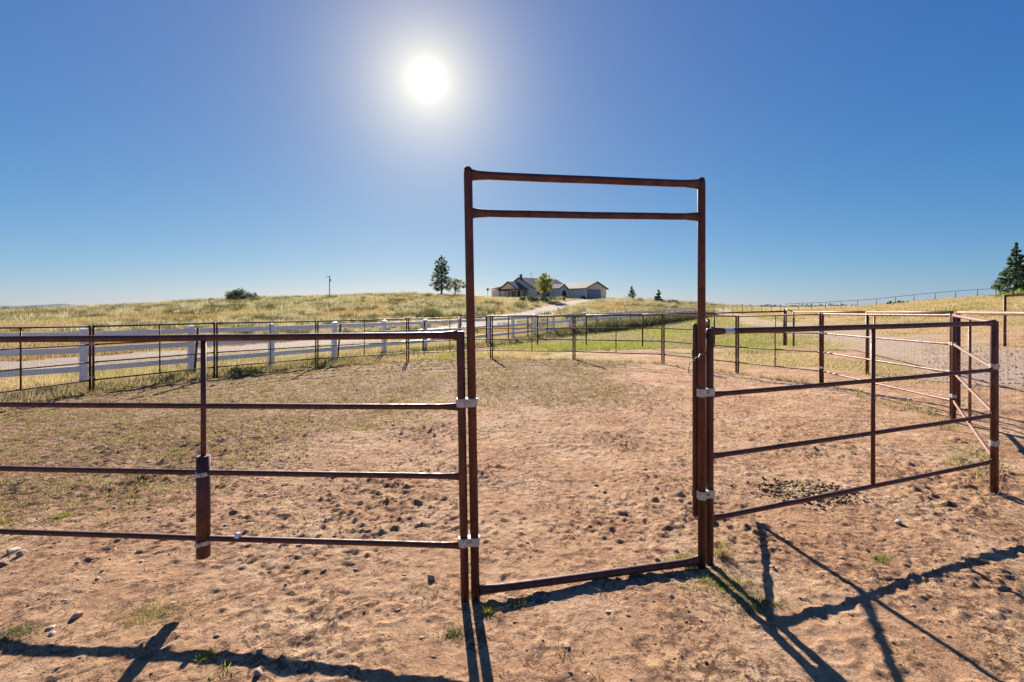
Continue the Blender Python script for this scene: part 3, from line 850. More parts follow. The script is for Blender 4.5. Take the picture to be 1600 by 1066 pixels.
# low rear wing with the bright metal roof
b = MB(); b.box((-5.5, 24.2, .9), (8.0, 6.2, 3.8)); b.build('wall', M['stucco'], hs_)
b = MB(); b.add([(-9.9, 20.6, 3.7), (-1, 20.6, 3.7), (-1, 27.7, 2.9), (-9.9, 27.7, 2.9), (-9.9, 20.6, 3.85), (-1, 20.6, 3.85), (-1, 27.7, 3.05), (-9.9, 27.7, 3.05)], [(0, 3, 2, 1), (4, 5, 6, 7), (0, 1, 5, 4), (1, 2, 6, 5), (2, 3, 7, 6), (3, 0, 4, 7)])
r_ = b.build('roof', M['metalroof'], hs_); r_['label'] = 'low white metal roof at the left rear'
b = MB(); b.box((-9.0, 15.0, 6.1), (.5, .5, .8)); b.box((-9.0, 15.0, 6.55), (.7, .7, .12)); b.build('chimney', M['shingle'], hs_)
# aerial on the roof and a dish on a pole
b = MB(); b.tube((0, 0, 0), (0, 0, 1.6), .04, 6); b.tube((-.7, 0, 1.5), (.7, 0, 1.5), .03, 5)
for k in range(5): b.tube((-.6 + k * .3, -.35, 1.5), (-.6 + k * .3, .35, 1.5), .02, 4)
an = b.build('tv_aerial', M['pole'], hs_); an.location = (-5.2, 15, 5.6)
sp_ = GC + U * -10 + Vv * 28.5
sd_ = empty('satellite_dish', (sp_.x, sp_.y, tz(sp_.x, sp_.y)), 'small dark satellite dish on a pole at the left end of the house', 'satellite dish')
b = MB(); b.tube((0, 0, -1), (0, 0, 2.6), .06, 8); b.build('pole', M['pole'], sd_)
b = MB()
rg = [(0, 0), (.25, .03), (.5, .12), (.65, .22)]
vs = []; fs = []
for r0, z0 in rg[1:]:
    for k in range(12): vs.append((math.cos(k * math.pi / 6) * r0 * .6, z0 * .6 - .1, math.sin(k * math.pi / 6) * r0 * .6 + 2.75))
vs.append((0, -.1, 2.75))
for j in range(2):
    for k in range(12): fs.append((j * 12 + k, j * 12 + (k + 1) % 12, (j + 1) * 12 + (k + 1) % 12, (j + 1) * 12 + k))
for k in range(12): fs.append((36, (k + 1) % 12, k))
b.add(vs, fs); b.tube((0, -.1, 2.5), (0, .35, 2.75), .025, 5); b.build('dish', M['pole'], sd_)

# utility pole on the skyline
pp = G(515, 135)
up = empty('utility_pole', pp, 'lone wooden utility pole with a small crossarm on the left skyline', 'utility pole')
b = MB(); b.rings([(0, 0, -1), (0, 0, 7.6)], [.16, .11], 8); b.build('pole', M['pole'], up, True)
b = MB(); b.box((-.5, 0, 7.25), (1.3, .12, .12)); b.build('crossarm', M['pole'], up)
b = MB(); b.rings([(.3, 0, 5.9), (.3, 0, 6.6)], [.2, .2], 10); b.build('transformer', M['galv'], up)
for k in (-1.05, -.1):
    b = MB(); b.rings([(k, 0, 7.31), (k, 0, 7.5)], [.05, .035], 8); b.build('insulator', M['frame'], up)

# ------------------------------------------------------------------ foliage
def leaf_cloud(centres, radii, n_per, size, colA, colB, seed, flat=1.0, droop=0.0):
    """many small leaf faces spread through clumps; returns V, F, C"""
    g = np.random.default_rng(seed)
    Vs = []; Cs = []
    for (c, r) in zip(centres, radii):
        n = int(n_per)
        d = g.normal(size=(n, 3)); d /= np.linalg.norm(d, axis=1)[:, None]
        rad = r * g.random(n) ** .45
        p = np.array(c) + d * rad[:, None] * np.array([1, 1, flat])
        a = g.normal(size=(n, 3)); a[:, 2] -= droop; a /= np.linalg.norm(a, axis=1)[:, None]
        bb = np.cross(a, g.normal(size=(n, 3))); bb /= np.linalg.norm(bb, axis=1)[:, None]
        s = size * (.6 + .8 * g.random(n))[:, None]
        q = np.stack([p - a * s, p + bb * s * .45, p + a * s, p - bb * s * .45], 1)
        Vs.append(q.reshape(-1, 3))
        t_ = (g.random(n) * .6 + g.random() * .4)[:, None]
        cc = np.array(colA) * (1 - t_) + np.array(colB) * t_
        Cs.append(np.repeat(np.concatenate([cc, np.ones((n, 1))], 1), 4, 0))
    V_ = np.concatenate(Vs); C_ = np.concatenate(Cs)
    return V_, np.arange(len(V_)).reshape(-1, 4), C_
def crown(name, parent, args, **kw):
    V_, F_, C_ = leaf_cloud(*args, **kw)
    return link(name, np_mesh(name, V_, F_, M['leaf'], ('col', C_)), parent)
def trunk(parent, h, r0, limbs, seed):
    g = random.Random(seed); b = MB()
    b.rings([(0, 0, -.5), (0, 0, h * .3), (.03 * h * g.uniform(-1, 1), 0, h * .7), (0, 0, h)], [r0 * 1.2, r0, r0 * .6, r0 * .15], 8)
    b.build('trunk', M['bark'], parent, True)
    for e in limbs:
        bb = MB(); s = Vector((0, 0, e[2] * .65)); q = Vector(e)
        bb.rings([s, s.lerp(q, .5) + Vector((0, 0, .05 * h)), q], [r0 * .45, r0 * .28, r0 * .08], 6); bb.build('limb', M['bark'], parent, True)
def conifer(px, dist, h, wd, label, seed, colA, colB, gaps=.25, base=.12, leaf=.16, dens=60, taper=.9, name='conifer_tree', cl=1.0, more=1.0):
    colA = [c * 1.5 for c in colA]; colB = [c * 1.6 for c in colB]
    g = random.Random(seed)
    p = G(px, dist); root = empty(name, p, label, 'tree')
    cs = []; rs = []; limbs = []
    layers = int(h / .42)
    for i in range(layers):
        t_ = i / (layers - 1); z = h * (base + (1 - base) * t_)
        rad = wd / 2 * (1 - t_) ** taper * g.uniform(.8, 1.12) + .03
        if t_ < .18: rad *= .55 + 2.5 * t_
        nb = max(1, int((3 + rad * 3.4) * more))
        for k in range(nb):
            if g.random() < gaps: continue
            a = g.uniform(0, 6.28); rr = rad * g.uniform(.35, 1.0)
            cs.append((math.cos(a) * rr, math.sin(a) * rr, z + g.uniform(-.2, .2) - rr * .08)); rs.append((.12 + rad * .24 * g.uniform(.7, 1.3)) * cl)
        if i % 3 == 1:
            a = g.uniform(0, 6.28); limbs.append((math.cos(a) * rad * .8, math.sin(a) * rad * .8, z))
    trunk(root, h * .97, h * .022, limbs, seed)
    crown('crown', root, (cs, rs, dens, leaf, colA, colB, seed), flat=.7)
    return root
def broadleaf(px, dist, h, wd, label, seed, colA, colB, stem=.25, leaf=.16, dens=110, nclump=45, lobe=.8):
    g = random.Random(seed)
    p = G(px, dist); root = empty('broadleaf_tree', p, label, 'tree')
    cs = []; rs = []; limbs = []
    zc_ = h * (stem + (1 - stem) * .5); rz_ = h * (1 - stem) * .5
    for i in range(nclump):
        while True:
            v = Vector([g.uniform(-1, 1) for _ in range(3)])
            if .25 < v.length < 1: break
        sh = 1 - .25 * max(0, v.z)
        c = (v.x * wd / 2 * .85 * sh, v.y * wd / 2 * .85 * sh, zc_ + v.z * rz_ * .88)
        cs.append(c); rs.append(wd * .105 * g.uniform(.6, 1.5) * lobe)
        if i % 5 == 0: limbs.append(c)
    trunk(root, h * .75, h * .025, limbs, seed)
    crown('crown', root, (cs, rs, dens, leaf, colA, colB, seed))
    return root
conifer(690, 112, 9.8, 6.4, 'tall dark airy pine tree standing on the hill left of the gate frame', 3, (.035, .055, .03), (.08, .11, .05), gaps=.30, base=.16, leaf=.15, dens=26, taper=.42, cl=.62, more=1.9)
broadleaf(711, 109, 4.7, 5.8, 'low spreading olive green tree beside the tall pine left of the gate frame', 5, (.15, .17, .06), (.32, .30, .12), stem=.14, leaf=.13, dens=40, nclump=60, lobe=.6)
broadleaf(850, 103, 6.4, 5.4, 'bright yellow green tree standing in front of the house', 8, (.24, .28, .07), (.46, .47, .14), stem=.20, leaf=.14, dens=60, nclump=85, lobe=.7)
conifer(987, 108, 3.1, 1.9, 'tiny thin conifer on the hill right of the garage', 12, (.03, .05, .04), (.07, .10, .06), gaps=.1, base=.22, leaf=.12, dens=34, cl=1.35, more=1.5)
conifer(1029, 95, 2.5, 2.7, 'small dense dark conifer on the hill next to the right gate post', 14, (.03, .045, .035), (.07, .09, .055), gaps=.0, base=.06, leaf=.12, dens=60, cl=1.35, more=1.6)
conifer(1588, 62, 7.1, 5.9, 'large dense dark green conifer at the right edge of the picture', 16, (.035, .06, .035), (.09, .13, .06), gaps=.0, base=.05, leaf=.13, dens=80, taper=1.05, cl=.72, more=1.7)
def bush(px, dist, wd, ht, label, seed, colA, colB, n=14, leaf=.12, dens=70, dz=0, name='bush'):
    colA = [c * 1.4 for c in colA]; colB = [c * 1.6 for c in colB]
    g = random.Random(seed); p = G(px, dist, dz)
    cs = []; rs = []
    for i in range(n):
        a = g.uniform(0, 6.28); rr = g.random() ** .6
        z = ht * (.2 + .6 * g.random()) * (1 - .5 * rr)
        cs.append((math.cos(a) * rr * wd * .42, math.sin(a) * rr * wd * .3, z)); rs.append(ht * .3 * g.uniform(.7, 1.2))
    root = empty(name, p, label, 'bush')
    crown('foliage', root, (cs, rs, dens, leaf, colA, colB, seed))
    b = MB()
    for c in cs[:6]:
        b.rings([(0, 0, -.05), (c[0] * .5, c[1] * .5, c[2] * .6), c], [ht * .02, ht * .014, ht * .005], 5)
    b.build('stems', M['bark'], root)
bush(374, 86, 7.2, 2.5, 'wide dark round bush on the left skyline', 21, (.04, .05, .03), (.11, .13, .06), n=26, leaf=.17, dens=90)
bush(330, 84, 3.5, .9, 'low grey green bush on the skyline left of the wide dark bush', 22, (.07, .08, .04), (.16, .17, .08), n=14, leaf=.14)
bush(400, 84, 4.0, 1.1, 'pale grey green bush on the skyline right of the wide dark bush', 23, (.12, .13, .07), (.24, .24, .13), n=14, leaf=.14)
bush(840, 97, 8.5, 1.7, 'dark shrub bank below the bright tree in front of the house', 24, (.04, .045, .03), (.10, .11, .06), n=24, leaf=.16)
bush(911, 115, 1.6, 1.1, 'small dark shrub at the corner of the garage', 25, (.03, .04, .02), (.07, .09, .04), n=8)
bush(1049, 92, 4.2, 1.2, 'brownish low bush right of the small dense conifer', 26, (.07, .06, .04), (.16, .13, .08), n=18)
bush(1590, 58, 6.0, 1.1, 'yellow green shrubs under the large conifer at the right edge', 27, (.15, .17, .05), (.3, .3, .1), n=18, leaf=.12)
bush(1403, 72, 3.6, .8, 'low grey bush on the skyline behind the thin dark fence', 28, (.08, .08, .04), (.18, .17, .09), n=12)
bush(381, 12.9, 1.0, .42, 'low olive weed bush at the left side rails of the corral', 29, (.07, .08, .03), (.17, .17, .065), n=16, leaf=.022, dens=110)
bush(868, 104, 7.0, 1.2, 'low shrubs right of the bright tree at the house wall', 30, (.05, .05, .03), (.13, .12, .06), n=14)

# ---- grasses as blade meshes
def blades(P, nb, hgt, wdt, spread, colA, colB, seed, lean=.35, hvar=.4, z=None):
    """P (n,2) clump positions; nb blades per clump; returns V,F,C. colA/colB (3,) or (n,3)"""
    g = np.random.default_rng(seed); n = len(P)
    hgt = np.broadcast_to(hgt, n); wdt = np.broadcast_to(wdt, n); spread = np.broadcast_to(spread, n)
    colA = np.broadcast_to(colA, (n, 3)); colB = np.broadcast_to(colB, (n, 3))
    k = np.repeat(np.arange(n), nb); m_ = len(k)
    ang_ = g.random(m_) * 6.283; rr = np.sqrt(g.random(m_)) * spread[k]
    bx = P[k, 0] + np.cos(ang_) * rr; by = P[k, 1] + np.sin(ang_) * rr
    bz = gzv(bx, by) - .004
    h = hgt[k] * (1 - hvar + 2 * hvar * g.random(m_))
    la = ang_ + g.normal(size=m_) * .8; ll = np.abs(g.normal(size=m_)) * lean * h
    tx = bx + np.cos(la) * ll; ty = by + np.sin(la) * ll; tzz = bz + h
    wa = g.random(m_) * 3.1416; wx = np.cos(wa) * wdt[k] / 2; wy = np.sin(wa) * wdt[k] / 2
    V_ = np.empty((m_, 3, 3)); V_[:, 0] = np.stack([bx - wx, by - wy, bz], 1); V_[:, 1] = np.stack([bx + wx, by + wy, bz], 1); V_[:, 2] = np.stack([tx, ty, tzz], 1)
    t_ = g.random(m_)[:, None]; c = colA[k] * (1 - t_) + colB[k] * t_
    C_ = np.repeat(np.concatenate([c, np.ones((m_, 1))], 1), 3, 0)
    return V_.reshape(-1, 3), np.arange(m_ * 3).reshape(-1, 3), C_
def join(L):
    Vs, Fs, Cs = [], [], []; o = 0
    for v, f, c in L: Vs.append(v); Fs.append(f + o); Cs.append(c); o += len(v)
    return np.concatenate(Vs), np.concatenate(Fs), np.concatenate(Cs)
def scatter(n, x0, x1, y0, y1, g, power=1.0, persp=True):
    """random points in a trapezoid that widens with distance"""
    u = g.random(n); y = y0 + (y1 - y0) * u ** power
    x = (x0 + (x1 - x0) * g.random(n)) * y
    return np.stack([x, y], 1)
def stuff(name, L, label, cat):
    V_, F_, C_ = join(L)
    print(name, len(F_))
    return tag(link(name, np_mesh(name, V_, F_, M['grass'], ('col', C_))), label, cat, kind='stuff')
GOLD = np.array((.52, .36, .13)); STRAW = np.array((.74, .61, .36)); OLIVE = np.array((.22, .20, .075)); GREEN = np.array((.15, .19, .045)); YG = np.array((.40, .37, .08))
SAGE = np.array((.50, .455, .26)); DARKG = np.array((.06, .08, .035))
g = np.random.default_rng(11)
# 1 hillside beyond the drive
P = scatter(52000, -1.35, .62, 15, 118, g, 1.15)
gr_, dr_, gv_, wd_, sd1, sw1 = zones(P[:, 0], P[:, 1])
keep = (sw1 < -.35) & (gv_ < .25) & (np.hypot(P[:, 0] - 17, P[:, 1] - 118) > 4)
P = P[keep]
pn = fbm(P[:, 0], P[:, 1], 7, 3, 33)[:, None]; pn2 = fbm(P[:, 0], P[:, 1], 16, 2, 36)[:, None]
r = np.hypot(P[:, 0], P[:, 1])
far_g = smooth(35, 75, r)[:, None]
t1 = np.clip(.32 + pn * 2.2, 0, 1); t2 = smooth(.05, .4, pn2 + .18 * far_g)
cA = (GOLD * .75) * (1 - t1) + OLIVE * t1; cB = GOLD * 1.1 * (1 - t1) + STRAW * t1
cA = cA * .70; cB = cB * .78
orange = smooth(.10, .42, fbm(P[:, 0], P[:, 1], 11, 3, 91))[:, None]
cA = cA * (1 - orange * .6) + np.array((.33, .19, .07)) * orange * .6; cB = cB * (1 - orange * .6) + np.array((.55, .34, .14)) * orange * .6
dk_ = smooth(.12, .40, fbm(P[:, 0], P[:, 1], 5, 3, 95))[:, None] * .65  # dark mottles: shade among the shrubs put into the blade colour
cA = cA * (1 - dk_) + DARKG * 1.3 * dk_; cB = cB * (1 - dk_) + OLIVE * .9 * dk_
cA = cA * (1 - t2 * .6) + OLIVE * 1.3 * t2 * .6; cB = cB * (1 - t2 * .7) + SAGE * 1.25 * t2 * .7
L1 = [blades(P, 9, .22 + .14 * far_g[:, 0], .012 + r * .00055, .22 + r * .003, cA, cB, 51, lean=.5)]
stuff('hillside_grass', L1, 'dry golden grass covering the hillside beyond the gravel drive', 'grass')
# 2 pale brush on the hillside: rounded clumps of fine stems
P = scatter(3200, -1.25, .6, 30, 112, g, .9)
_, _, gv_, _, _, sw1 = zones(P[:, 0], P[:, 1]); pn = fbm(P[:, 0], P[:, 1], 14, 2, 39)
P = P[(sw1 < -6) & (gv_ < .05) & (pn > -.15)]
n = len(P); k1 = g.random((n, 1)); dk = (g.random((n, 1)) < .44)  # dk: clumps darkened to stand for shadows on the hill
cA = np.where(dk, DARKG * 1.0, OLIVE * .8 * (1 - k1) + SAGE * .7 * k1); cB = np.where(dk, OLIVE * .62, SAGE * 1.1 * (1 - k1) + STRAW * .95 * k1)
hh = .32 + .55 * g.random(n); hh[P[:, 1] < 50] *= .7
L2 = [blades(P, 110, hh, .05, hh * .95, cA, cB, 52, lean=.55, hvar=.45)]
stuff('hillside_brush', L2, 'pale sage green and straw coloured brush clumps on the hillside', 'brush')
# 3 strip of dry grass between the corral and the white fence, and the verges of the drive
P = scatter(26000, -1.28, .35, 7.5, 34, g, 1.3)
_, _, gv_, _, sd1, sw1 = zones(P[:, 0], P[:, 1])
P = P[(sd1 < -.12) & (sw1 > -5.5) & (sw1 < 6) & (gv_ < .2) & ((P[:, 1] < 18.6) | (sw1 < 1.2))]
n = len(P); pn = fbm(P[:, 0], P[:, 1], 1.8, 3, 43)[:, None]; t1 = np.clip(-.05 + pn * 1.9, 0, .8)
cA = GOLD * .7 * (1 - t1) + GREEN * 1.1 * t1; cB = STRAW * .9 * (1 - t1) + YG * .9 * t1
L3 = [blades(P, 14, .10 + .12 * g.random(n), .006 + P[:, 1] * .0004, .14, cA, cB, 53, lean=.6)]
# taller weeds along the foot of the white fence
tt = g.random(1500) * 33 - 3
tt = np.concatenate([tt, 9 + g.random(1900) * 18])
off = g.normal(size=len(tt)) * .32 + .25
P = np.stack([WF0.x + WFD.x * tt + _wfn.x * off, WF0.y + WFD.y * tt + _wfn.y * off], 1)
n = len(P); k1 = (g.random((n, 1)) + .25 * smooth(7, 12, tt)[:, None]).clip(0, 1)  # darker further along: shade band under the fence put into weed colour
hh = (.16 + .34 * g.random(n) ** 1.5) * (.6 + 1.1 * smooth(8, 14, tt))
cA = GOLD * .7 * (1 - k1) + DARKG * k1; cB = STRAW * .8 * (1 - k1) + GREEN * .8 * k1
L3.append(blades(P, 26, hh, .008 + P[:, 1] * .00055, .22, cA, cB, 54, lean=.45))
stuff('verge_grass', L3, 'dry and green weeds along the white fence and between it and the corral', 'grass')
# 4 green field behind the corral
P = scatter(60000, -.12, .95, 19.2, 95, g, 1.35)
gr_, _, gv_, _, sd1, sw1 = zones(P[:, 0], P[:, 1])
P = P[(sw1 > .6) & (gr_ > .25 + .5 * g.random(len(P))) & (gv_ < .2)]
n = len(P); r = np.hypot(P[:, 0], P[:, 1]); pn = fbm(P[:, 0], P[:, 1], 3.5, 3, 47)[:, None]; t1 = np.clip(.5 + pn * 2 + .02, 0, 1)
cA = OLIVE * (1 - t1) + GREEN * 1.1 * t1; cB = STRAW * .7 * (1 - t1) + YG * 1.15 * t1
L4 = [blades(P, 6, .045 + .07 * g.random(n) + .10 * smooth(30, 70, r), .010 + r * .0006, .22 + r * .002, cA, cB, 55, lean=.7)]
stuff('field_grass', L4, 'short yellow green grass of the field behind the corral', 'grass')
# 5 slope on the right
P = scatter(56000, .45, 1.45, 4.6, 80, g, 1.6)
gr_, dr_, gv_, _, sd1, sw1 = zones(P[:, 0], P[:, 1])
P = P[(sd1 < -.2) & (sw1 > .6) & ((dr_ + gr_ * .4) * (1 - gv_) > .25 + .55 * g.random(len(P))) & (P[:, 0] > 4.5)]
n = len(P); r = np.hypot(P[:, 0], P[:, 1]); pn = fbm(P[:, 0], P[:, 1], 2.4, 3, 49)[:, None]; t1 = np.clip(.02 + pn * 2.2 - .15 * smooth(20, 60, r)[:, None], 0, 1)
cA = GOLD * .75 * (1 - t1) + GREEN * t1; cB = STRAW * .85 * (1 - t1) + YG * t1
L5 = [blades(P, 7, .03 + .06 * g.random(n) + .14 * smooth(25, 70, r), .006 + r * .0006, .09 + r * .004, cA, cB, 56, lean=.8)]
stuff('slope_grass', L5, 'sparse dry and green grass on the slope right of the corral', 'grass')
# 6 weeds inside the corral: small creeping tufts
P = scatter(34000, -1.25, .95, 3.0, 16.6, g, .85)
_, _, _, wd_, sd1, _ = zones(P[:, 0], P[:, 1])
cn = fbm(P[:, 0], P[:, 1], .8, 3, 57)
P = P[(sd1 > .05) & (wd_ * (1.1 + cn * 1.6) > .25 + .75 * g.random(len(P)))]
Q = scatter(420, -1.2, 1.2, 1.8, 9, g, .7); P = np.concatenate([P, Q])
n = len(P); k1 = g.random((n, 1)) ** 1.3
cA = np.array((.12, .085, .04)) * (1 - k1) + GREEN * .9 * k1; cB = np.array((.34, .20, .11)) * (1 - k1) + np.array((.52, .50, .11)) * k1
L6 = [blades(P, 12, .010 + .026 * g.random(n) ** 1.5, .006 + P[:, 1] * .0006, .025 + .05 * g.random(n), cA, cB, 58, lean=1.2)]
# tufts at the foot of the pen panels
fp = []
for i in range(len(pts) - 1):
    for _ in range(60 if i > 3 else 24):
        t_ = random.random(); q = pts[i].lerp(pts[i + 1], t_); fp.append((q.x + random.gauss(0, .12), q.y + random.gauss(0, .12)))
P = np.array(fp); n = len(P); k1 = g.random((n, 1))
L6.append(blades(P, 14, .04 + .09 * g.random(n), .006 + P[:, 1] * .0005, .07, GREEN * .8 * (1 - k1) + GOLD * .7 * k1, YG * (1 - k1) + STRAW * .8 * k1, 59, lean=.6))
P = scatter(5200, -1.25, 1.25, 1.7, 9, g, .9)
n = len(P); k1 = g.random((n, 1))
L6.append(blades(P, 1, .004, .0035 + P[:, 1] * .0004, .0, np.array((.20, .11, .06)) * (1 - k1) + STRAW * .55 * k1, np.array((.12, .07, .04)), 60, lean=9, z=None))
stuff('corral_weeds', L6, 'small creeping green weeds scattered over the corral dirt', 'weeds')

# distant tree line on the plain right of the house and along the horizon
g = np.random.default_rng(77)
cs = []; rs = []
for px in np.arange(1060, 1420, 2.6):
    dd = 330 + g.random() * 160; p = at(px + g.normal() * 2, dd, 0)
    zz = tz(p.x, p.y); hh = 2.2 + 2.2 * g.random(); cs.append((p.x, p.y, zz + hh * .5)); rs.append(hh)
for px in np.arange(-40, 330, 6):
    dd = 700 + g.random() * 400; p = at(px + g.normal() * 3, dd, 0)
    hh = 2.5 + 3.5 * g.random(); cs.append((p.x, p.y, hh * .4)); rs.append(hh)
V_, F_, C_ = leaf_cloud(cs, rs, 60, .8, (.05, .055, .04), (.13, .12, .08), 9, flat=.6)
tag(link('distant_trees', np_mesh('distant_trees', V_, F_, M['leaf'], ('col', C_))), 'far dark line of trees and scrub on the horizon', 'trees', kind='stuff')

# ------------------------------------------------------------------ stones, clods, dung
def rock_mesh(seed, sub=1):
    g = random.Random(seed)
    t_ = (1 + 5 ** .5) / 2
    vs = [(-1, t_, 0), (1, t_, 0), (-1, -t_, 0), (1, -t_, 0), (0, -1, t_), (0, 1, t_), (0, -1, -t_), (0, 1, -t_), (t_, 0, -1), (t_, 0, 1), (-t_, 0, -1), (-t_, 0, 1)]
    fs = [(0, 11, 5), (0, 5, 1), (0, 1, 7), (0, 7, 10), (0, 10, 11), (1, 5, 9), (5, 11, 4), (11, 10, 2), (10, 7, 6), (7, 1, 8), (3, 9, 4), (3, 4, 2), (3, 2, 6), (3, 6, 8), (3, 8, 9), (4, 9, 5), (2, 4, 11), (6, 2, 10), (8, 6, 7), (9, 8, 1)]
    vs = [Vector(v).normalized() for v in vs]
    for _ in range(sub):
        cache = {}; nf = []
        def mid(a, b):
            k = (min(a, b), max(a, b))
            if k not in cache: cache[k] = len(vs); vs.append(((vs[a] + vs[b]) / 2).normalized())
            return cache[k]
        for a, b_, c in fs:
            ab, bc, ca = mid(a, b_), mid(b_, c), mid(c, a); nf += [(a, ab, ca), (b_, bc, ab), (c, ca, bc), (ab, bc, ca)]
        fs = nf
    cuts = [(Vector([g.gauss(0, 1) for _ in range(3)]).normalized(), g.uniform(.45, .8)) for _ in range(7)]
    out = []
    for v in vs:
        r = 1.0
        for nrm_, dd in cuts:
            k = v.dot(nrm_)
            if k > 1e-3 and r * k > dd: r = dd / k
        out.append(v * r * g.uniform(.94, 1.05))
    return np.array([tuple(v) for v in out]), np.array(fs)
RM = [rock_mesh(i, 0) for i in range(9)]
def rocks(name, P, S, seed, m, label, cat, flat=.6, sink=.25):
    g = np.random.default_rng(seed); Vs = []; Fs = []; o = 0
    z = gzv(P[:, 0], P[:, 1]); which = g.integers(0, len(RM), len(P)); a = g.random(len(P)) * 6.283
    el = .65 + .7 * g.random((len(P), 2))
    for w_ in range(len(RM)):
        ii = np.where(which == w_)[0]
        if not len(ii): continue
        rv, rf = RM[w_]
        v = rv[None] * S[ii][:, None, None] * np.stack([el[ii, 0], el[ii, 1], np.full(len(ii), flat)], 1)[:, None, :]
        c, s = np.cos(a[ii])[:, None], np.sin(a[ii])[:, None]
        x = v[..., 0] * c - v[..., 1] * s + P[ii, 0][:, None]; y = v[..., 0] * s + v[..., 1] * c + P[ii, 1][:, None]
        zz = v[..., 2] + (z[ii] + S[ii] * flat * (.5 - sink))[:, None]
        Vs.append(np.stack([x, y, zz], -1).reshape(-1, 3))
        Fs.append((rf[None] + (np.arange(len(ii)) * len(rv))[:, None, None]).reshape(-1, 3) + o); o += len(ii) * len(rv)
    me = np_mesh(name, np.concatenate(Vs), np.concatenate(Fs), M[m])
    return tag(link(name, me), label, cat, kind='stuff')
g = np.random.default_rng(5)
# small clods everywhere in the pen and in front of it, denser on the left
P = scatter(30000, -1.25, 1.3, 1.6, 13, g, 1.0)
dn = fbm(P[:, 0], P[:, 1], 1.1, 3, 63)
lw = smooth(.6, -3.5, P[:, 0]) * smooth(2.5, 4.0, P[:, 1])
P = P[g.random(len(P)) < (.10 + .8 * lw + smooth(0, .5, dn) * .45) * (.5 + .5 * smooth(2.6, 4.0, P[:, 1]))]
S = .003 + .012 * g.random(len(P)) ** 3.5 + P[:, 1] * .0006
rocks('dirt_clods', P, S, 1, 'stone_dark', 'small dark clods scattered over the dirt', 'clods', flat=.42, sink=.4)
P = scatter(2600, -1.25, 1.3, 1.6, 10, g, 1.1)
lw = smooth(.6, -3.5, P[:, 0]); P = P[g.random(len(P)) < (.15 + .85 * lw)]
S = .005 + .020 * g.random(len(P)) ** 3.5 + P[:, 1] * .0006
rocks('pebbles', P, S, 2, 'stone', flat=.45, sink=.4, label='grey brown pebbles scattered over the dirt', cat='pebbles')
# pale grit along the shaded side of the threshold bar
t_ = g.random(700); P = np.stack([-.18 + 1.4 * t_, 2.56 + .32 * t_ - np.abs(g.normal(size=700)) * .05], 1)
rocks('grit', P, .0022 + .004 * g.random(700) ** 3, 3, 'pale_stone', 'fine pale grit along the foot of the threshold bar', 'gravel')
# a curved trail of pale grit in the pen
tt = g.random(900); a0 = at(1112, 12.3, 0); a1 = at(1230, 9.6, 0); a2 = at(1420, 8.0, 0)
P = np.array([[(1 - t) ** 2 * a0.x + 2 * t * (1 - t) * a1.x + t * t * a2.x, (1 - t) ** 2 * a0.y + 2 * t * (1 - t) * a1.y + t * t * a2.y] for t in tt]) + g.normal(size=(900, 2)) * .035
rocks('gravel_trail', P, .010 + .012 * g.random(900), 4, 'pale_stone', 'thin curved trail of pale gravel inside the right part of the corral', 'gravel')
# gravel on the right road
P = scatter(5000, .9, 1.6, 5.5, 22, g, 1.0); _, _, gv_, _, _, _ = zones(P[:, 0], P[:, 1]); P = P[gv_ > .3]
rocks('road_gravel', P, .012 + .02 * g.random(len(P)), 6, 'stone', 'loose gravel stones on the road right of the corral', 'gravel')

# single stones one can point at
def gp(px, py, up=0):
    dd = (H) * FPX / (py - HZ)
    for _ in range(4):
        x = (px - 800) / FPX * dd; dd = (H - tz(x, dd)) * FPX / (py - HZ)
    return (px - 800) / FPX * dd, dd
STN = [(673, 903, .034, 'stone', 'upright jagged brown stone on the sand left of the gate frame foot'),
       (505, 888, .030, 'stone', 'dark pointed stone below the bottom rail of the left panel'),
       (120, 958, .045, 'stone', 'blocky tan stone at lower left above the long rail shadow'),
       (20, 862, .055, 'pale_stone', 'large pale rock at the left edge below the bottom rail'),
       (34, 866, .050, 'stone', 'flat brown rock beside the large pale rock at the left edge'),
       (2, 882, .06, 'stone_dark', 'dark rock cut by the left edge of the picture'),
       (404, 1052, .04, 'stone', 'reddish stone at the bottom edge below the long rail shadow'),
       (82, 986, .026, 'pale_stone', 'small pale stone lying on the left rail shadow'),
       (757, 913, .032, 'stone', 'stone against the inner side of the left end of the threshold bar'),
       (781, 912, .026, 'stone', 'flat stone just right of the left gate post behind the threshold bar'),
       (1055, 858, .036, 'stone', 'round brown stone behind the right end of the threshold bar'),
       (1028, 874, .032, 'stone_dark', 'flatter dark stone left of the round one behind the threshold bar'),
       (932, 755, .034, 'stone_dark', 'left one of two dark droppings in the middle of the gate opening'),
       (945, 766, .034, 'stone_dark', 'right one of two dark droppings in the middle of the gate opening'),
       (950, 955, .024, 'pale_stone', 'pale pebble in front of the threshold bar'),
       (1404, 817, .045, 'pale_stone', 'flat white stone on the dirt right of the open gate shadow'),
       (1316, 872, .025, 'stone', 'tan stone above the diagonal rail shadow at right'),
       (1049, 932, .022, 'pale_stone', 'small grey pebble near the shadow of the threshold bar'),
       (886, 1010, .026, 'stone', 'grey stone at the bottom centre right of the gate post shadows'),
       (1285, 795, .03, 'stone_dark', 'dark clod under the bottom rail of the right panel')]
for i, (px, py, s, m, lb) in enumerate(STN):
    x, y = gp(px, py); rv, rf = rock_mesh(100 + i, 2)
    fl = 1.0 if 'upright' in lb else .62
    s *= .78; V_ = rv * np.array([s, s * .8, s * fl])
    me = np_mesh('stone', V_, rf, M[m])
    o = tag(link('stone', me), lb, 'stone'); o.location = (x, y, gz(x, y) + s * fl * .22); o.rotation_euler = (random.uniform(-.2, .2), random.uniform(-.2, .2), i * 1.3)

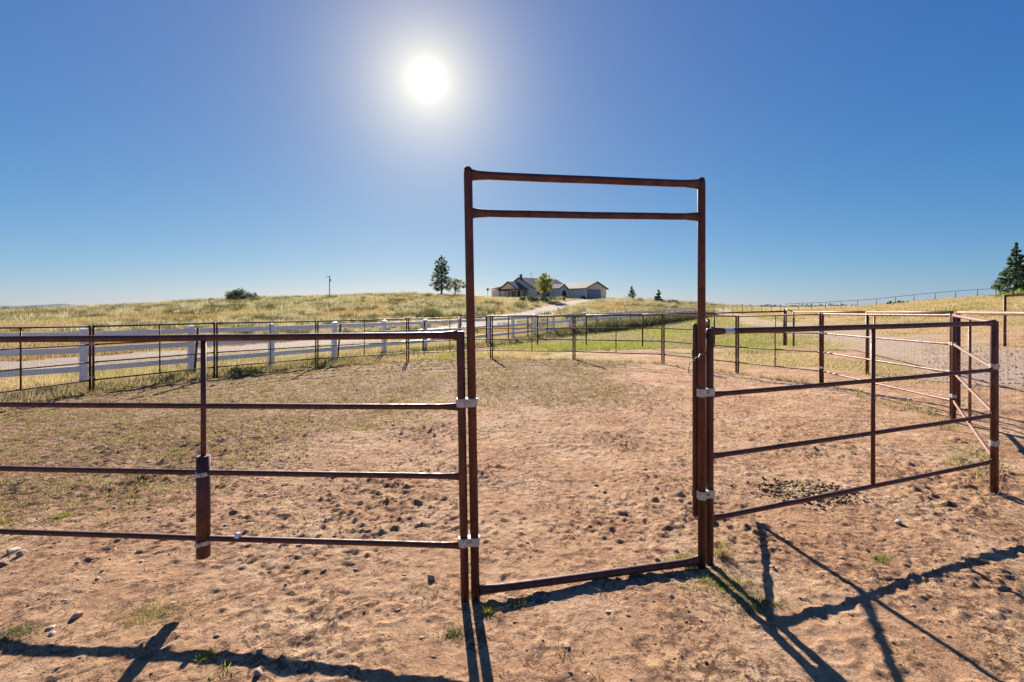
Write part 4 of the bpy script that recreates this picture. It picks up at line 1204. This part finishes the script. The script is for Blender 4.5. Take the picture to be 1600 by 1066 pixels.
# manure heap in the right part of the pen
mx_, my_ = gp(1262, 768)
root = empty('manure_heap', (mx_, my_, gz(mx_, my_)), 'heap of old crumbly horse manure on the dirt behind the right front panel', 'manure')
g = np.random.default_rng(15)
gx_, gy_ = np.meshgrid(np.linspace(-.5, .5, 60), np.linspace(-.36, .36, 44))
q = (gx_ / .36) ** 2 + (gy_ / .25) ** 2; q = q * (1 + .5 * fbm(gx_, gy_, .3, 2, 3))
hz = np.exp(-q * 1.5) * .020 * (1 + fbm(gx_, gy_, .05, 2, 8) * .9) - .012
wz = gzv((gx_ + mx_).ravel(), (gy_ + my_).ravel()).reshape(gx_.shape) - gz(mx_, my_)
V_ = np.stack([gx_.ravel(), gy_.ravel(), (wz + hz).ravel()], 1); ii = np.arange(60 * 44).reshape(44, 60)
F_ = np.stack([ii[:-1, :-1].ravel(), ii[:-1, 1:].ravel(), ii[1:, 1:].ravel(), ii[1:, :-1].ravel()], 1)
link('mound', np_mesh('mound', V_, F_, M['dung'], None, True), root)
for (nn_, sd_i, mt, sx_, sc_i, nm) in ((420, 16, 'dung', .20, .011, 'crumbs'), (330, 17, 'stone_dark', .24, .010, 'clods')):
    a_ = g.normal(size=(nn_, 2)) * np.array((sx_, sx_ * .62)); a_ = a_[np.hypot(a_[:, 0], a_[:, 1] * 1.6) * (1 + .7 * fbm(a_[:, 0], a_[:, 1], .25, 2, sd_i)) < .50]
    P = a_ + np.array((mx_, my_))
    o = rocks(nm, P, .006 + sc_i * g.random(len(P)) ** 1.5 * 1.7, sd_i, mt, None, None, flat=.65, sink=-.15)
    o.parent = root; o.matrix_parent_inverse = Matrix.Translation(-root.location)
# larger single green tufts
def tuft(px, py, n, h, sp, label, seed, cA, cB, name='grass_tuft', cat='grass tuft', wd_=.004, lean=1.1, nb=9):
    x, y = gp(px, py); gg = np.random.default_rng(seed)
    P = np.stack([x + gg.normal(size=n) * sp, y + gg.normal(size=n) * sp * .7], 1)
    V_, F_, C_ = blades(P, nb, h, wd_, .02, cA, cB, seed, lean=lean)
    o = tag(link(name, np_mesh(name, V_ - np.array((x, y, gz(x, y))), F_, M['grass'], ('col', C_))), label, cat)
    o.location = (x, y, gz(x, y))
tuft(1072, 876, 110, .022, .055, 'low bright green clover patch behind the right end of the threshold bar', 1, GREEN, YG, 'clover_patch', 'weed')
tuft(1127, 868, 14, .12, .015, 'spiky grass tuft right of the right gate post', 2, GOLD * .7, OLIVE * 1.2, lean=.7)
tuft(1128, 912, 150, .018, .085, 'sprawling green weed at the foot of the right gate post', 3, GREEN * .9, YG, 'weed_patch', 'weed')
tuft(1185, 945, 90, .020, .07, 'weed where the shadows of the gate leaf and gate post meet', 4, DARKG * 1.5, GREEN, 'weed_patch', 'weed')
tuft(240, 956, 200, .011, .10, 'spreading green weed mat on the sand at lower left', 5, GREEN * .7, YG * .9, 'weed_patch', 'weed')
tuft(1492, 716, 34, .085, .05, 'pale dead clump of grass near the back of the right front panel', 6, STRAW * .45, STRAW * .85, lean=.9)
tuft(762, 952, 16, .035, .012, 'tiny green sprout in front of the left end of the threshold bar', 7, GREEN, YG, 'sprout', 'weed')
tuft(812, 938, 22, .022, .02, 'small olive weed in front of the threshold bar near the left gate post', 8, OLIVE, YG, 'weed_patch', 'weed')
tuft(1375, 873, 24, .022, .03, 'thin green weed on the dirt above the diagonal rail shadow', 9, GREEN, YG, 'weed_patch', 'weed')
tuft(322, 1028, 20, .020, .02, 'bright sprout on the long rail shadow at lower left', 10, GREEN, YG * 1.1, 'sprout', 'weed')
tuft(100, 808, 40, .025, .025, 'yellow green weed behind the bottom rail at far left', 11, GREEN, YG * 1.1, 'weed_patch', 'weed')
tuft(25, 985, 60, .016, .05, 'dark weed on the shadow at the lower left edge', 12, DARKG * 1.4, GREEN, 'weed_patch', 'weed')
tuft(707, 990, 34, .018, .035, 'dark small weeds left of the gate post shadows', 13, DARKG, GREEN * .8, 'weed_patch', 'weed')
print("done")
